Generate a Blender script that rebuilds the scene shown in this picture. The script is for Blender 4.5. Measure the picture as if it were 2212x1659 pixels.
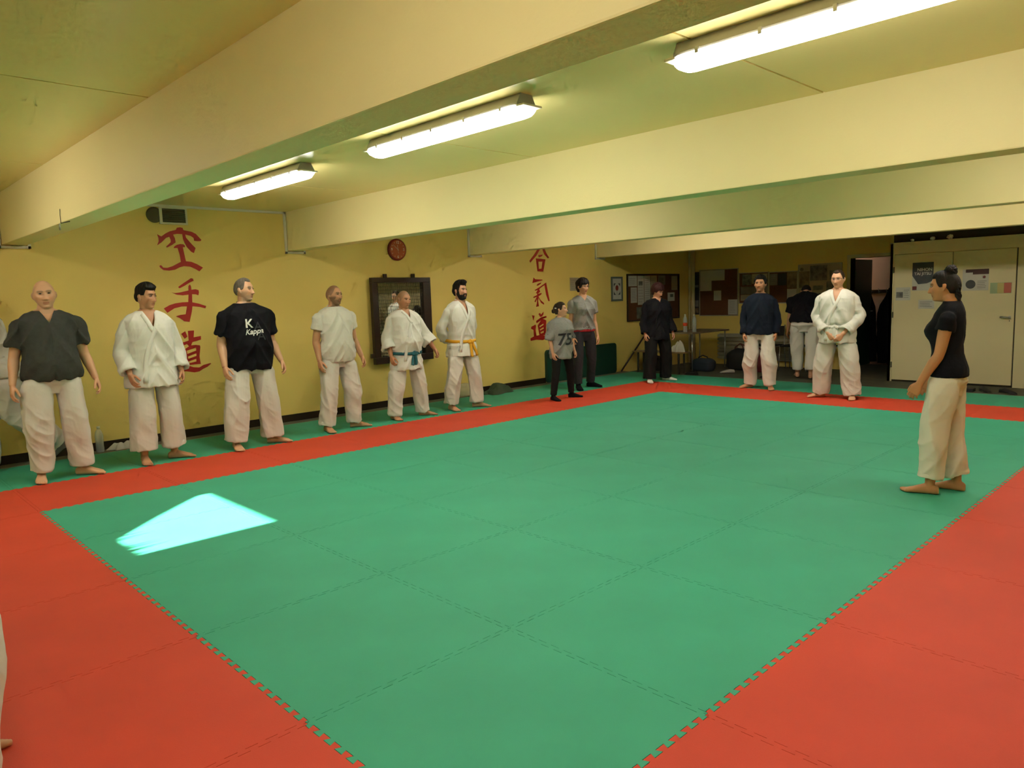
import bpy, bmesh, math, random
import numpy as np
from mathutils import Vector, Matrix, Euler
from mathutils.bvhtree import BVHTree
from mathutils.geometry import tessellate_polygon

for o in list(bpy.data.objects):
    bpy.data.objects.remove(o)
S = bpy.context.scene
C = S.collection
R = math.radians
rnd = random.Random(7)

# ------------------------------------------------------------------ camera
CAM_POS = (-1.1413, -6.2937, 1.4776)
cam_d = bpy.data.cameras.new('camera')
cam_d.sensor_width = 36.0
cam_d.lens = 1582.37 / 2212 * 36.0
cam_d.clip_start = 0.02
cam = bpy.data.objects.new('camera', cam_d)
C.objects.link(cam)
cam.matrix_world = (Matrix.Translation(CAM_POS) @ Matrix.Rotation(R(-43.9183), 4, 'Z')
                    @ Matrix.Rotation(R(83.2218), 4, 'X') @ Matrix.Rotation(R(-1.8479), 4, 'Z'))
S.camera = cam

# ------------------------------------------------------------------ world, sun, exposure
w = bpy.data.worlds.new('world')
S.world = w
w.use_nodes = True
wn = w.node_tree.nodes
bg = wn['Background']
sky = wn.new('ShaderNodeTexSky')
sky.sky_type = 'NISHITA'
sky.sun_disc = False
SUN_ELEV = math.atan(0.68)
sky.sun_elevation = SUN_ELEV
sky.sun_rotation = R(-90)
w.node_tree.links.new(sky.outputs[0], bg.inputs[0])
bg.inputs[1].default_value = 0.12
sun_d = bpy.data.lights.new('sun', 'SUN')
sun_d.energy = 19.0
sun_d.angle = R(0.6)
sun_d.color = (1.0, 0.97, 0.92)
sun = bpy.data.objects.new('sun', sun_d)
C.objects.link(sun)
sun.rotation_euler = Vector((math.cos(SUN_ELEV), 0, -math.sin(SUN_ELEV))).to_track_quat('-Z', 'Y').to_euler()
sun.location = (-8, -1, 6)

S.view_settings.view_transform = 'Standard'
S.view_settings.look = 'None'
S.view_settings.gamma = 1.0
S.view_settings.use_curve_mapping = False
S.view_settings.exposure = 1.6
S.cycles.use_adaptive_sampling = True
S.cycles.adaptive_threshold = 0.075
S.cycles.adaptive_min_samples = 12
S.cycles.max_bounces = 4
S.cycles.diffuse_bounces = 3
S.cycles.glossy_bounces = 3
S.cycles.transmission_bounces = 3
S.cycles.transparent_max_bounces = 6
LAMP = 9.0            # radiance of a lit fluorescent cover

# ------------------------------------------------------------------ materials
def nt(name):
    m = bpy.data.materials.new(name)
    m.use_nodes = True
    n = m.node_tree.nodes
    return m, n, m.node_tree.links, n['Principled BSDF']

def lin(c):
    return tuple((v / 12.92 if v <= 0.04045 else ((v + 0.055) / 1.055) ** 2.4) for v in c)

MATS = {}
def mat(name, col, rough=0.6, spec=0.5, metal=0.0, noise=0.0, nscale=8.0, bump=0.0, bscale=60.0, detail=4.0,
        col2=None, sheen=0.0, stretch=None):
    """principled material; optional noise between col and col2, optional noise bump; object coordinates"""
    if name in MATS:
        return MATS[name]
    m, n, L, p = nt(name)
    p.inputs['Base Color'].default_value = (*col, 1)
    p.inputs['Roughness'].default_value = rough
    p.inputs['Specular IOR Level'].default_value = spec
    p.inputs['Metallic'].default_value = metal
    if sheen:
        p.inputs['Sheen Weight'].default_value = sheen
    if noise or bump:
        tc = n.new('ShaderNodeTexCoord')
        mp = n.new('ShaderNodeMapping')
        L.new(tc.outputs['Object'], mp.inputs[0])
        if stretch:
            mp.inputs['Scale'].default_value = stretch
    if noise:
        t = n.new('ShaderNodeTexNoise')
        t.inputs['Scale'].default_value = nscale
        t.inputs['Detail'].default_value = detail
        L.new(mp.outputs[0], t.inputs['Vector'])
        r = n.new('ShaderNodeValToRGB')
        r.color_ramp.elements[0].position = 0.3
        r.color_ramp.elements[1].position = 0.7
        c2 = col2 if col2 else tuple(v * (1 - noise) for v in col)
        r.color_ramp.elements[0].color = (*c2, 1)
        r.color_ramp.elements[1].color = (*col, 1)
        L.new(t.outputs['Fac'], r.inputs[0])
        L.new(r.outputs[0], p.inputs['Base Color'])
    if bump:
        t2 = n.new('ShaderNodeTexNoise')
        t2.inputs['Scale'].default_value = bscale
        t2.inputs['Detail'].default_value = 3
        L.new(mp.outputs[0], t2.inputs['Vector'])
        b = n.new('ShaderNodeBump')
        b.inputs['Strength'].default_value = bump
        b.inputs['Distance'].default_value = 0.01
        L.new(t2.outputs['Fac'], b.inputs['Height'])
        L.new(b.outputs[0], p.inputs['Normal'])
    MATS[name] = m
    return m

def emit(name, col, strength):
    if name in MATS:
        return MATS[name]
    m, n, L, p = nt(name)
    p.inputs['Base Color'].default_value = (0.8, 0.8, 0.8, 1)
    p.inputs['Emission Color'].default_value = (*col, 1)
    p.inputs['Emission Strength'].default_value = strength
    MATS[name] = m
    return m

def vcol_mat(name, rough=0.55, spec=0.4, bump=0.0, bscale=300):
    m, n, L, p = nt(name)
    a = n.new('ShaderNodeAttribute')
    a.attribute_name = 'tone'
    L.new(a.outputs['Color'], p.inputs['Base Color'])
    p.inputs['Roughness'].default_value = rough
    p.inputs['Specular IOR Level'].default_value = spec
    MATS[name] = m
    return m

WALL = (0.86, 0.66, 0.185)
mat('wall_paint', WALL, rough=0.55, spec=0.3, noise=0.05, nscale=1.3, bump=0.12, bscale=90)
mat('beam_paint', (0.93, 0.81, 0.41), rough=0.5, spec=0.35, noise=0.05, nscale=1.0, bump=0.1, bscale=70)
mat('ceiling_paint', (0.93, 0.78, 0.33), rough=0.27, spec=0.55, noise=0.05, nscale=1.2, bump=0.03, bscale=40)
mat('mat_green', (0.048, 0.41, 0.25), rough=0.62, spec=0.35, noise=0.13, nscale=2.2, bump=0.10, bscale=260, detail=6)
mat('mat_red', (0.67, 0.062, 0.026), rough=0.62, spec=0.35, noise=0.12, nscale=2.2, bump=0.10, bscale=260, detail=6)
mat('concrete_dark', (0.085, 0.085, 0.055), rough=0.75, noise=0.3, nscale=5)
mat('edge_beige', (0.36, 0.30, 0.20), rough=0.7)
mat('baseboard_dark', (0.022, 0.013, 0.006), rough=0.5, spec=0.3)
mat('white_plastic', (0.75, 0.70, 0.54), rough=0.45)
mat('kanji_red', (0.50, 0.018, 0.012), rough=0.45, noise=0.15, nscale=5)
mat('dark_wood', (0.030, 0.014, 0.008), rough=0.35, noise=0.35, nscale=6, stretch=(1, 1, 6))
mat('mirror_glass', (0.82, 0.84, 0.80), rough=0.02, metal=1.0)
mat('wire_dark', (0.03, 0.03, 0.025), rough=0.4, metal=0.6)
mat('panel_cream', (0.66, 0.58, 0.34), rough=0.5, spec=0.3, noise=0.05, nscale=2)
mat('jamb_dark', (0.05, 0.045, 0.03), rough=0.6)
mat('metal_grey', (0.45, 0.45, 0.43), rough=0.3, metal=0.9)
mat('white_paint', (0.78, 0.77, 0.70), rough=0.5)
mat('pink_wall', (0.72, 0.50, 0.42), rough=0.6)
mat('black_cloth', (0.006, 0.006, 0.008), rough=0.9, spec=0.15)

# ------------------------------------------------------------------ object helpers
def link(o, parent=None):
    C.objects.link(o)
    if parent is not None:
        o.parent = parent
    return o

def obj(name, me, material=None, parent=None, loc=None, rot=None):
    o = bpy.data.objects.new(name, me)
    if material is not None and not me.materials:
        me.materials.append(MATS[material] if isinstance(material, str) else material)
    link(o, parent)
    if loc is not None:
        o.location = loc
    if rot is not None:
        o.rotation_euler = rot
    return o

def tag(o, label, cat, group=None):
    o['label'] = label
    o['category'] = cat
    if group:
        o['group'] = group
    return o

def struct(o):
    o['kind'] = 'structure'
    return o

def thing(name, label, cat, loc=(0, 0, 0), rotz=0.0, group=None):
    o = bpy.data.objects.new(name, None)
    o.empty_display_size = 0.1
    C.objects.link(o)
    o.location = loc
    o.rotation_euler = (0, 0, rotz)
    return tag(o, label, cat, group)

def mesh(verts, faces, name='m', smooth=False):
    me = bpy.data.meshes.new(name)
    me.from_pydata([tuple(map(float, v)) for v in verts], [], [tuple(f) for f in faces])
    me.update()
    if smooth:
        me.polygons.foreach_set('use_smooth', [True] * len(me.polygons))
    return me

class MB:
    """collects shapes and builds one mesh"""
    def __init__(s):
        s.v = []
        s.f = []
    def add(s, v, f):
        o = len(s.v)
        s.v += [tuple(x) for x in v]
        s.f += [tuple(i + o for i in q) for q in f]
        return s
    def box(s, a, b, bev=0.0):
        x0, y0, z0 = a
        x1, y1, z1 = b
        if bev > 0:
            bm = bmesh.new()
            bmesh.ops.create_cube(bm, size=1.0)
            for v in bm.verts:
                v.co = Vector(((x0 + x1) / 2 + v.co.x * (x1 - x0), (y0 + y1) / 2 + v.co.y * (y1 - y0), (z0 + z1) / 2 + v.co.z * (z1 - z0)))
            bmesh.ops.bevel(bm, geom=list(bm.edges), offset=bev, segments=2, profile=0.6, affect='EDGES')
            bm.verts.index_update()
            s.add([v.co[:] for v in bm.verts], [[v.index for v in f.verts] for f in bm.faces])
            bm.free()
            return s
        v = [(x0, y0, z0), (x1, y0, z0), (x1, y1, z0), (x0, y1, z0), (x0, y0, z1), (x1, y0, z1), (x1, y1, z1), (x0, y1, z1)]
        f = [(3, 2, 1, 0), (4, 5, 6, 7), (0, 1, 5, 4), (1, 2, 6, 5), (2, 3, 7, 6), (3, 0, 4, 7)]
        return s.add(v, f)
    def tube(s, pts, r, seg=8, cap=True):
        v, f = limb_mesh(pts, [r] * len(pts) if not hasattr(r, '__len__') else r, seg, sub=1)
        return s.add(v, f)
    def prism(s, loop, axis, a, b):
        """loop of 2D points extruded along axis (0,1,2) from a to b"""
        n = len(loop)
        def P(p, t):
            q = [0, 0, 0]
            ax = [i for i in range(3) if i != axis]
            q[ax[0]], q[ax[1]], q[axis] = p[0], p[1], t
            return tuple(q)
        v = [P(p, a) for p in loop] + [P(p, b) for p in loop]
        f = [tuple(range(n)), tuple(range(2 * n - 1, n - 1, -1))] + [(i, i + n, (i + 1) % n + n, (i + 1) % n) for i in range(n)]
        return s.add(v, f)
    def mesh(s, smooth=False, fix=True):
        me = mesh(s.v, s.f, smooth=smooth)
        if fix:
            bm = bmesh.new()
            bm.from_mesh(me)
            bmesh.ops.recalc_face_normals(bm, faces=bm.faces)
            bm.to_mesh(me)
            bm.free()
            if smooth:
                me.polygons.foreach_set('use_smooth', [True] * len(me.polygons))
        return me
    def build(s, name, material, parent=None, smooth=False, loc=None, rot=None):
        return obj(name, s.mesh(smooth), material, parent, loc, rot)

# ------------------------------------------------------------------ lofts and limbs (numpy)
def catmull(P, n):
    P = [np.asarray(p, float) for p in P]
    if len(P) == 2 or n == 1:
        if n == 1:
            return P, [float(i) for i in range(len(P))]
    Q = [2 * P[0] - P[1]] + P + [2 * P[-1] - P[-2]]
    out, ts = [], []
    for i in range(1, len(Q) - 2):
        for k in range(n):
            t = k / n
            a, b, c, d = Q[i - 1], Q[i], Q[i + 1], Q[i + 2]
            out.append(0.5 * ((2 * b) + (-a + c) * t + (2 * a - 5 * b + 4 * c - d) * t * t + (-a + 3 * b - 3 * c + d) * t ** 3))
            ts.append(i - 1 + t)
    out.append(P[-1])
    ts.append(float(len(P) - 1))
    return out, ts

def rings_mesh(rings, cap=True):
    """rings: list of (n,3) arrays of equal n -> verts, faces (closed with fan caps)"""
    n = len(rings[0])
    v = np.concatenate(rings, 0)
    f = []
    for i in range(len(rings) - 1):
        for k in range(n):
            a = i * n + k
            b = i * n + (k + 1) % n
            f.append((a, b, b + n, a + n))
    if cap:
        c0 = len(v)
        v = np.concatenate([v, [rings[0].mean(0)], [rings[-1].mean(0)]], 0)
        e = (len(rings) - 1) * n
        for k in range(n):
            f.append((c0, (k + 1) % n, k))
            f.append((c0 + 1, e + k, e + (k + 1) % n))
    return [tuple(x) for x in v], f

def limb_mesh(pts, rad, seg=12, sub=4, ref=(0, 0, 1), power=2.0, cap=True):
    """tapered tube through pts; rad: per point r or (ra, rb); ra along 'ref' side"""
    P, ts = catmull(pts, sub)
    rr = np.array([(r if hasattr(r, '__len__') else (r, r)) for r in rad], float)
    RA = np.interp(ts, range(len(rr)), rr[:, 0])
    RB = np.interp(ts, range(len(rr)), rr[:, 1])
    P = np.array(P)
    T = np.gradient(P, axis=0)
    T /= np.linalg.norm(T, axis=1)[:, None] + 1e-12
    ref = np.asarray(ref, float)
    a = ref - T[0] * (ref @ T[0])
    if np.linalg.norm(a) < 1e-3:
        ref = np.array([1.0, 0.1, 0])
        a = ref - T[0] * (ref @ T[0])
    a /= np.linalg.norm(a)
    rings = []
    th = np.linspace(0, 2 * np.pi, seg, endpoint=False)
    c, s_ = np.cos(th), np.sin(th)
    if power != 2.0:
        c = np.sign(c) * np.abs(c) ** (2 / power)
        s_ = np.sign(s_) * np.abs(s_) ** (2 / power)
    for i in range(len(P)):
        a = a - T[i] * (a @ T[i])
        a /= np.linalg.norm(a)
        b = np.cross(T[i], a)
        rings.append(P[i] + np.outer(c, a) * RA[i] + np.outer(s_, b) * RB[i])
    return rings_mesh(rings, cap)

def sstep(a, b, x):
    t = np.clip((np.asarray(x, float) - a) / (b - a), 0, 1)
    return t * t * (3 - 2 * t)

_perm = np.random.RandomState(3).rand(64, 64, 64)
def vnoise(p):
    """value noise on (n,3) -> 0..1"""
    p = np.asarray(p, float)
    i = np.floor(p).astype(int)
    f = p - i
    f = f * f * (3 - 2 * f)
    def g(dx, dy, dz):
        return _perm[(i[:, 0] + dx) % 64, (i[:, 1] + dy) % 64, (i[:, 2] + dz) % 64]
    x0 = g(0, 0, 0) * (1 - f[:, 0]) + g(1, 0, 0) * f[:, 0]
    x1 = g(0, 1, 0) * (1 - f[:, 0]) + g(1, 1, 0) * f[:, 0]
    x2 = g(0, 0, 1) * (1 - f[:, 0]) + g(1, 0, 1) * f[:, 0]
    x3 = g(0, 1, 1) * (1 - f[:, 0]) + g(1, 1, 1) * f[:, 0]
    y0 = x0 * (1 - f[:, 1]) + x1 * f[:, 1]
    y1 = x2 * (1 - f[:, 1]) + x3 * f[:, 1]
    return y0 * (1 - f[:, 2]) + y1 * f[:, 2]
# ================================================================== the room
YW, YR, XN, XF = 2.30, -7.30, -2.58, 12.40     # left wall, right wall, near wall, far wall
ZF, ZC = -0.03, 2.61                            # bare floor, ceiling (mat tops are z = 0)
BEAMS = [0.34, 3.32, 6.32, 9.35]
BW, BZ = 0.205, 2.135

floor = struct(MB().box((XN - .2, YR - .2, ZF - .15), (16.0, YW + .2, ZF)).build('floor', 'concrete_dark'))

# puzzle mats: every tile one metre square with dovetail teeth on the sides that meet a neighbour
def tooth_line(n=28, a=0.0115):
    pts = []
    p = 1.0 / n
    for k in range(n):
        s = 1 if k % 2 == 0 else -1
        t0, t1 = k * p, (k + 1) * p
        e = p * 0.14
        if k == 0:
            pts += [(0.0, 0.0), (t0 + p * .3, 0.0), (t0 + p * .3 - e * .4, s * a), (t1 + e, s * a)]
        elif k == n - 1:
            pts += [(t0 - e, s * a), (t1 - p * .3 + e * .4, s * a), (t1 - p * .3, 0.0)]
        else:
            pts += [(t0 - e, s * a), (t1 + e, s * a)]
    return pts

TEETH = tooth_line()
TILE_CACHE = {}
def tile_mesh(straight, colour):
    """straight: set of sides without teeth ('s','e','n','w')"""
    key = (tuple(sorted(straight)), colour)
    if key in TILE_CACHE:
        return TILE_CACHE[key]
    g = 0.0011
    loop = []
    def side(name, f):
        line = [(0.0, 0.0)] if name in straight else TEETH
        for t, o in line:
            loop.append(f(t, o))
    side('s', lambda t, o: (t, o + g))
    side('e', lambda t, o: (1 + o - g, t))
    side('n', lambda t, o: (1 - t, 1 + (o if 'n' in straight else 0) - g) if 'n' in straight else None)  if 'n' in straight else None
    if 'n' not in straight:
        for t, o in reversed(TEETH + [(1.0, 0.0)]):
            loop.append((t, 1 + o - g))
    if 'w' in straight:
        loop.append((g, 1.0 - g))
    else:
        for t, o in reversed(TEETH + [(1.0, 0.0)]):
            loop.append((o + g, t))
    out = []
    for q in loop:
        if not out or (abs(q[0] - out[-1][0]) + abs(q[1] - out[-1][1])) > 0.001:
            out.append(q)
    if abs(out[0][0] - out[-1][0]) + abs(out[0][1] - out[-1][1]) < 0.002:
        out.pop()
    n = len(out)
    tri = tessellate_polygon([[Vector((x, y, 0)) for x, y in out]])
    v = [(x, y, 0.0) for x, y in out] + [(x, y, ZF + .0005) for x, y in out]
    f = [tuple(t) for t in tri] + [(i, (i + 1) % n, (i + 1) % n + n, i + n) for i in range(n)]
    me = MB().add(v, f).mesh()
    # make sure the top faces up
    up = sum(p.normal.z * p.area for p in me.polygons)
    if up < 0:
        me.flip_normals()
    me.materials.append(MATS[colour])
    TILE_CACHE[key] = me
    return me

MX0, MX1, MY0, MY1 = -2, 10, -7, 2
for ix in range(MX0, MX1):
    for iy in range(MY0, MY1):
        green = (0 <= ix < 8 and -5 <= iy < 0) or not (-1 <= ix < 9 and -6 <= iy < 1)
        st = set()
        if ix == MX0: st.add('w')
        if ix == MX1 - 1: st.add('e')
        if iy == MY0: st.add('s')
        if iy == MY1 - 1: st.add('n')
        obj('mat_tile', tile_mesh(st, 'mat_green' if green else 'mat_red'), None, floor, (ix, iy, 0))
# straight edging strips round the mats
strip = struct(MB().box((MX0, MY1, ZF), (MX1 + .09, MY1 + .075, -.001)).build('trim_1', 'mat_green'))
strip = struct(MB().box((MX1, MY0, ZF), (MX1 + .05, MY1, -.001)).build('trim_2', 'mat_green'))
struct(MB().box((MX0, MY1 + .076, ZF), (MX1 + .09, MY1 + .105, -.004)).build('trim_3', 'edge_beige'))
struct(MB().box((MX1 + .051, MY0, ZF), (MX1 + .085, MY1, -.004)).build('trim_4', 'edge_beige'))

# walls
struct(MB().box((XN - .08, YW, ZF), (XF + .2, YW + .2, ZC + .2)).build('wall_left', 'wall_paint'))
struct(MB().box((XN - .2, YR - .2, ZF), (XF + .2, YR, ZC + .2)).build('wall_right', 'wall_paint'))
# near wall with a high basement window (behind the camera)
WT = .08
WY0, WY1, WZ0, WZ1 = -1.635, -0.455, 1.882, 2.538
m = MB()
m.box((XN - WT, YR, ZF), (XN, WY0, ZC + .2)).box((XN - WT, WY1, ZF), (XN, YW, ZC + .2))
m.box((XN - WT, WY0, ZF), (XN, WY1, WZ0)).box((XN - WT, WY0, WZ1), (XN, WY1, ZC + .2))
struct(m.build('wall_near', 'wall_paint'))
# far wall with the doorway
DY0, DY1, DZ = -1.95, -1.03, 1.965
m = MB()
m.box((XF, DY1, ZF), (XF + .2, YW, ZC + .2)).box((XF, YR, ZF), (XF + .2, DY0, ZC + .2)).box((XF, DY0, DZ), (XF + .2, DY1, ZC + .2))
struct(m.build('wall_far', 'wall_paint'))
struct(MB().box((XF - .02, DY1, ZF), (XF + .21, DY1 + .06, DZ + .06)).box((XF - .02, DY0, DZ), (XF + .21, DY1, DZ + .06))
       .box((XF - .02, DY0 - .06, ZF), (XF + .21, DY0, DZ + .06)).build('trim_5', 'panel_cream'))

# ceiling boards between the beams, with open joints
ceil = struct(MB().box((XN - .2, YR - .2, ZC + .012), (XF + .2, YW + .2, ZC + .2)).build('ceiling', 'ceiling_paint'))
seams = [YR, -6.77, -4.385, -2.0, 0.37, YW]
bays = [(XN, BEAMS[0])] + [(BEAMS[i] + BW, BEAMS[i + 1]) for i in range(3)] + [(BEAMS[3] + BW, XF)]
for bx0, bx1 in bays:
    for y0, y1 in zip(seams[:-1], seams[1:]):
        MB().box((bx0, y0 + .007, ZC), (bx1, y1 - .007, ZC + .0119)).build('ceiling_panel', 'ceiling_paint', ceil)
for i, bx in enumerate(BEAMS):
    struct(MB().box((bx, YR, BZ), (bx + BW, YW, ZC + .012), 0.008).build('ceiling_beam', 'beam_paint'))

# baseboard and cable trunking on the left wall
struct(MB().box((XN, YW - .014, -.003), (7.93, YW, 0.085)).build('baseboard_left', 'baseboard_dark'))
mat('floor_grey', (.16, .16, .115), rough=.7, noise=.25, nscale=6)
struct(MB().box((XN, MY1 + .106, ZF), (MX1 + .09, YW, -.003)).build('trim_8', 'floor_grey'))
m = MB()
tz, tt, td = ZC - .012, .028, .022
def trunk(x0, z0, x1, z1):
    m.box((min(x0, x1) - tt / 2, YW - td, min(z0, z1) - tt / 2), (max(x0, x1) + tt / 2, YW, max(z0, z1) + tt / 2), .003)
px = XN + .05
for bx in BEAMS:
    trunk(px, tz, bx - .02, tz)
    trunk(bx - .02, tz, bx - .02, BZ - .02)
    trunk(bx - .02, BZ - .02, bx + BW + .02, BZ - .02)
    trunk(bx + BW + .02, BZ - .02, bx + BW + .02, tz)
    px = bx + BW + .02
trunk(px, tz, XF - .3, tz)
tk = m.build('trim_6', 'white_plastic')
struct(tk)

# high window behind the camera: frame, pane, grass, and an unseen bank shaped to cut the sun patch aslant
win = struct(MB().box((XN - WT, WY0, WZ0), (XN - .05, WY0 + .015, WZ1)).box((XN - WT, WY1 - .015, WZ0), (XN - .05, WY1, WZ1))
             .box((XN - WT, WY0, WZ0), (XN - .05, WY1, WZ0 + .015)).box((XN - WT, WY0, WZ1 - .015), (XN - .05, WY1, WZ1)).build('window_1', 'white_paint'))
mp_, n_, L_, p_ = nt('window_glass')
tr = n_.new('ShaderNodeBsdfTransparent')
gl = n_.new('ShaderNodeBsdfGlossy')
gl.inputs['Roughness'].default_value = 0.02
mx = n_.new('ShaderNodeMixShader')
mx.inputs[0].default_value = 0.06
L_.new(tr.outputs[0], mx.inputs[1]); L_.new(gl.outputs[0], mx.inputs[2])
L_.new(mx.outputs[0], n_['Material Output'].inputs[0])
MATS['window_glass'] = mp_
MB().box((XN - .067, WY0 + .014, WZ0 + .014), (XN - .063, WY1 - .014, WZ1 - .014)).build('pane', 'window_glass', win)
bank = MB()  # unseen earth block, added and outlined to slant the sun patch's edge
ox = XN - .17
bank.prism([(-1.22, WZ0 - .3), (-0.30, WZ0 - .3), (-0.30, 2.75), (-0.49, 2.75), (-0.49, 2.535), (-0.53, 2.50), (-0.57, 2.465), (-0.86, 2.235), (-1.17, 2.012), (-1.22, 1.90)], 0, ox - .25, ox)
mat('earth', (0.12, 0.09, 0.05), rough=0.95, noise=0.4, nscale=14)
mat('grass', (0.08, 0.16, 0.03), rough=0.8)
struct(bank.build('sun_blocker_bank', 'earth'))
g = MB()
r2 = random.Random(4)
for k in range(34):
    y = r2.uniform(-1.64, -1.12)
    hh = r2.uniform(-.02, .13) * (1.0 if r2.random() < .8 else 1.4)
    z0 = WZ0 - .05
    b = r2.uniform(-.015, .015)
    g.add([(ox, y, z0), (ox, y + .05, z0), (ox + .004, y + .025 + b, WZ0 + .115 + hh), (ox - .004, y + .025 + b, WZ0 + .115 + hh)], [(0, 1, 2), (0, 2, 3), (0, 3, 1), (1, 3, 2)])
gr = g.build('grass', 'grass')
gr['kind'] = 'stuff'
tag(gr, 'grass blades at the sill outside the high window', 'grass')

# ------------------------------------------------------------------ fluorescent fittings (light stays with its lamp)
LX = [-1.07, 1.93, 4.92, 7.93]
LY = [-0.03, -2.54, -5.07]
def make_fixture():
    """local: length along Y, hangs from z = 0 downwards"""
    hl = 0.775
    parts = {}
    b = MB()
    b.prism([(-.045, 0), (.045, 0), (.075, -.055), (.075, -.068), (-.075, -.068), (-.075, -.055)], 1, -hl + .02, hl - .02)
    # prism on axis 1 lays the loop in (x, z)
    mat('housing_grey', (.36, .35, .31), rough=.5)
    parts['housing'] = (b.mesh(), 'housing_grey')
    sec = [(-.078, -.066), (-.077, -.088), (-.058, -.115), (-.024, -.127), (.024, -.127), (.058, -.115), (.077, -.088), (.078, -.066)]
    rings = []
    for y, sc in [(-hl, .35), (-hl + .012, .72), (-hl + .04, .93), (-hl + .08, 1), (hl - .08, 1), (hl - .04, .93), (hl - .012, .72), (hl, .35)]:
        rings.append(np.array([(x * (0.55 + .45 * sc), y, -.069 + (z + .069) * sc) for x, z in sec]))
    v, f = rings_mesh(rings)
    parts['cover'] = (MB().add(v, f).mesh(True), 'lamp')
    ends = []
    for s in (-1, 1):
        e = MB()
        e.box((-.076, s * hl - .03, -.078), (.076, s * hl + .03, -.066), .005)
        ends.append(e.mesh())
    parts['clips'] = []
    for y in (-.62, -.3, .02, .33, .63):
        for s in (-1, 1):
            parts['clips'].append(MB().box((s * .078 - .005, y - .009, -.080), (s * .078 + .005, y + .009, -.05), .003).mesh())
    parts['ends'] = ends
    return parts
fx = make_fixture()
emit('lamp', (1.0, 0.945, 0.85), LAMP)
mat('lamp_off', (0.75, 0.74, 0.66), rough=0.35)
for me_ in fx['ends'] + fx['clips']:
    me_.materials.append(MATS['metal_grey'] if me_ in fx['clips'] else MATS['white_plastic'])
fx['housing'][0].materials.append(MATS['housing_grey'])
cover_on = fx['cover'][0]
cover_on.materials.append(MATS['lamp'])
cover_off = cover_on.copy()
cover_off.materials.clear()
cover_off.materials.append(MATS['lamp_off'])
bay_names = ['before the nearest beam', 'between nearest and second beam', 'between second and third beam', 'between the two farthest beams']
row_names = ['nearest kanji wall', 'in mid row', 'farthest from kanji wall']
for i, lx in enumerate(LX):
    for j, ly in enumerate(LY):
        off = (i in (0, 2) and j == 1)
        t = thing('fluorescent_light', ('unlit' if off else 'lit') + ' fluorescent light %s, %s' % (row_names[j], bay_names[i]),
                  'ceiling light', (lx, ly, ZC), 0, 'fluorescent ceiling lights')
        obj('housing', fx['housing'][0], None, t)
        obj('cover', cover_off if off else cover_on, None, t)
        for e in fx['ends']:
            obj('end_cap', e, None, t)
        for e in fx['clips']:
            obj('clip', e, None, t)
# ================================================================== closet partition, corridor and other fixed things at the far end
PX = 11.10
m = MB()
m.box((PX, -2.19, ZF), (PX + .04, -2.13, 2.10)).box((PX, -3.86, ZF), (PX + .04, -3.80, 2.10)).box((PX, -3.80, 1.935), (PX + .04, -2.19, 2.10))
m.box((PX, YR, ZF), (PX + .04, -3.86, 2.10)).box((PX, -2.17, ZF), (XF, -2.13, 2.10)).box((PX - .005, YR, 2.10), (XF, -2.12, 2.115))
struct(m.build('wall_partition', 'panel_cream'))
d1 = struct(MB().box((PX - .012, -2.995, .0), (PX + .03, -2.195, 1.93), .004).build('door_1', 'panel_cream'))
for z in (1.01, .234, 1.70):
    MB().box((PX - .018, -2.20, z - .045), (PX - .008, -2.18, z + .045), .003).build('hinge', 'jamb_dark', d1)
d2 = struct(MB().box((PX - .012, -3.785, .0), (PX + .03, -3.003, 1.93), .004).build('door_2', 'panel_cream'))
mh = MB()
mh.tube([(PX - .012, -3.735, .968), (PX - .055, -3.735, .968)], .010)
mh.tube([(PX - .055, -3.745, .968), (PX - .058, -3.68, .970), (PX - .055, -3.625, .972)], .011)
mh.box((PX - .018, -3.75, .945), (PX - .012, -3.72, .99), .002)
mh.build('door_handle', 'metal_grey', d2, True)
MB().box((PX - .020, -3.739, .908), (PX - .017, -3.731, .928)).build('keyhole', 'jamb_dark', d2)
struct(MB().box((PX + .005, -3.80, .0), (PX + .02, -3.785, 1.935)).box((PX + .03, -3.8, ZF), (XF - .2, -2.19, .0)).build('trim_7', 'jamb_dark'))
# plank lying on top of the partition with bits of paper
mat('plank_brown', (0.035, 0.020, 0.010), rough=.6, noise=.4, nscale=5, stretch=(1, .3, 1))
tag(MB().box((PX + .13, -7.2, 2.1152), (PX + .17, -2.13, 2.31), .004).build('plank', 'plank_brown'), 'dark brown plank standing along the top of closet partition', 'plank')
def crumple(name, c, r, material, label, cat, seed, flat=.6, group=None):
    D = _D0
    n = vnoise(D * 2.6 + seed) * .7 + ridged0(D * 4 + seed * 2) * .35
    v = D * (r * (0.55 + .6 * n))[:, None]
    v[:, 2] *= flat
    v[:, 2] -= v[:, 2].min()
    o = MB().add(v + np.array(c), _F0).build(name, material, None, False)
    return tag(o, label, cat, group)
_la0 = np.linspace(-np.pi / 2, np.pi / 2, 15)
_lo0 = np.linspace(-np.pi, np.pi, 22, endpoint=False)
_D0 = np.array([[math.cos(a) * math.cos(b), math.cos(a) * math.sin(b), math.sin(a)] for a in _la0 for b in _lo0])
_F0 = [(i * 22 + k, i * 22 + (k + 1) % 22, (i + 1) * 22 + (k + 1) % 22, (i + 1) * 22 + k) for i in range(14) for k in range(22)]
def ridged0(p):
    return 1 - np.abs(2 * vnoise(p) - 1)
for i, (y, lab) in enumerate([(-2.42, 'leftmost'), (-2.70, 'middle'), (-2.93, 'rightmost')]):
    crumple('paper_scrap', (PX + .055, y, 2.1155), .028 + .008 * i, 'white_paint', lab + ' of three white paper scraps on top of closet partition', 'paper', i, .8, 'paper scraps on the partition')

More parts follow.
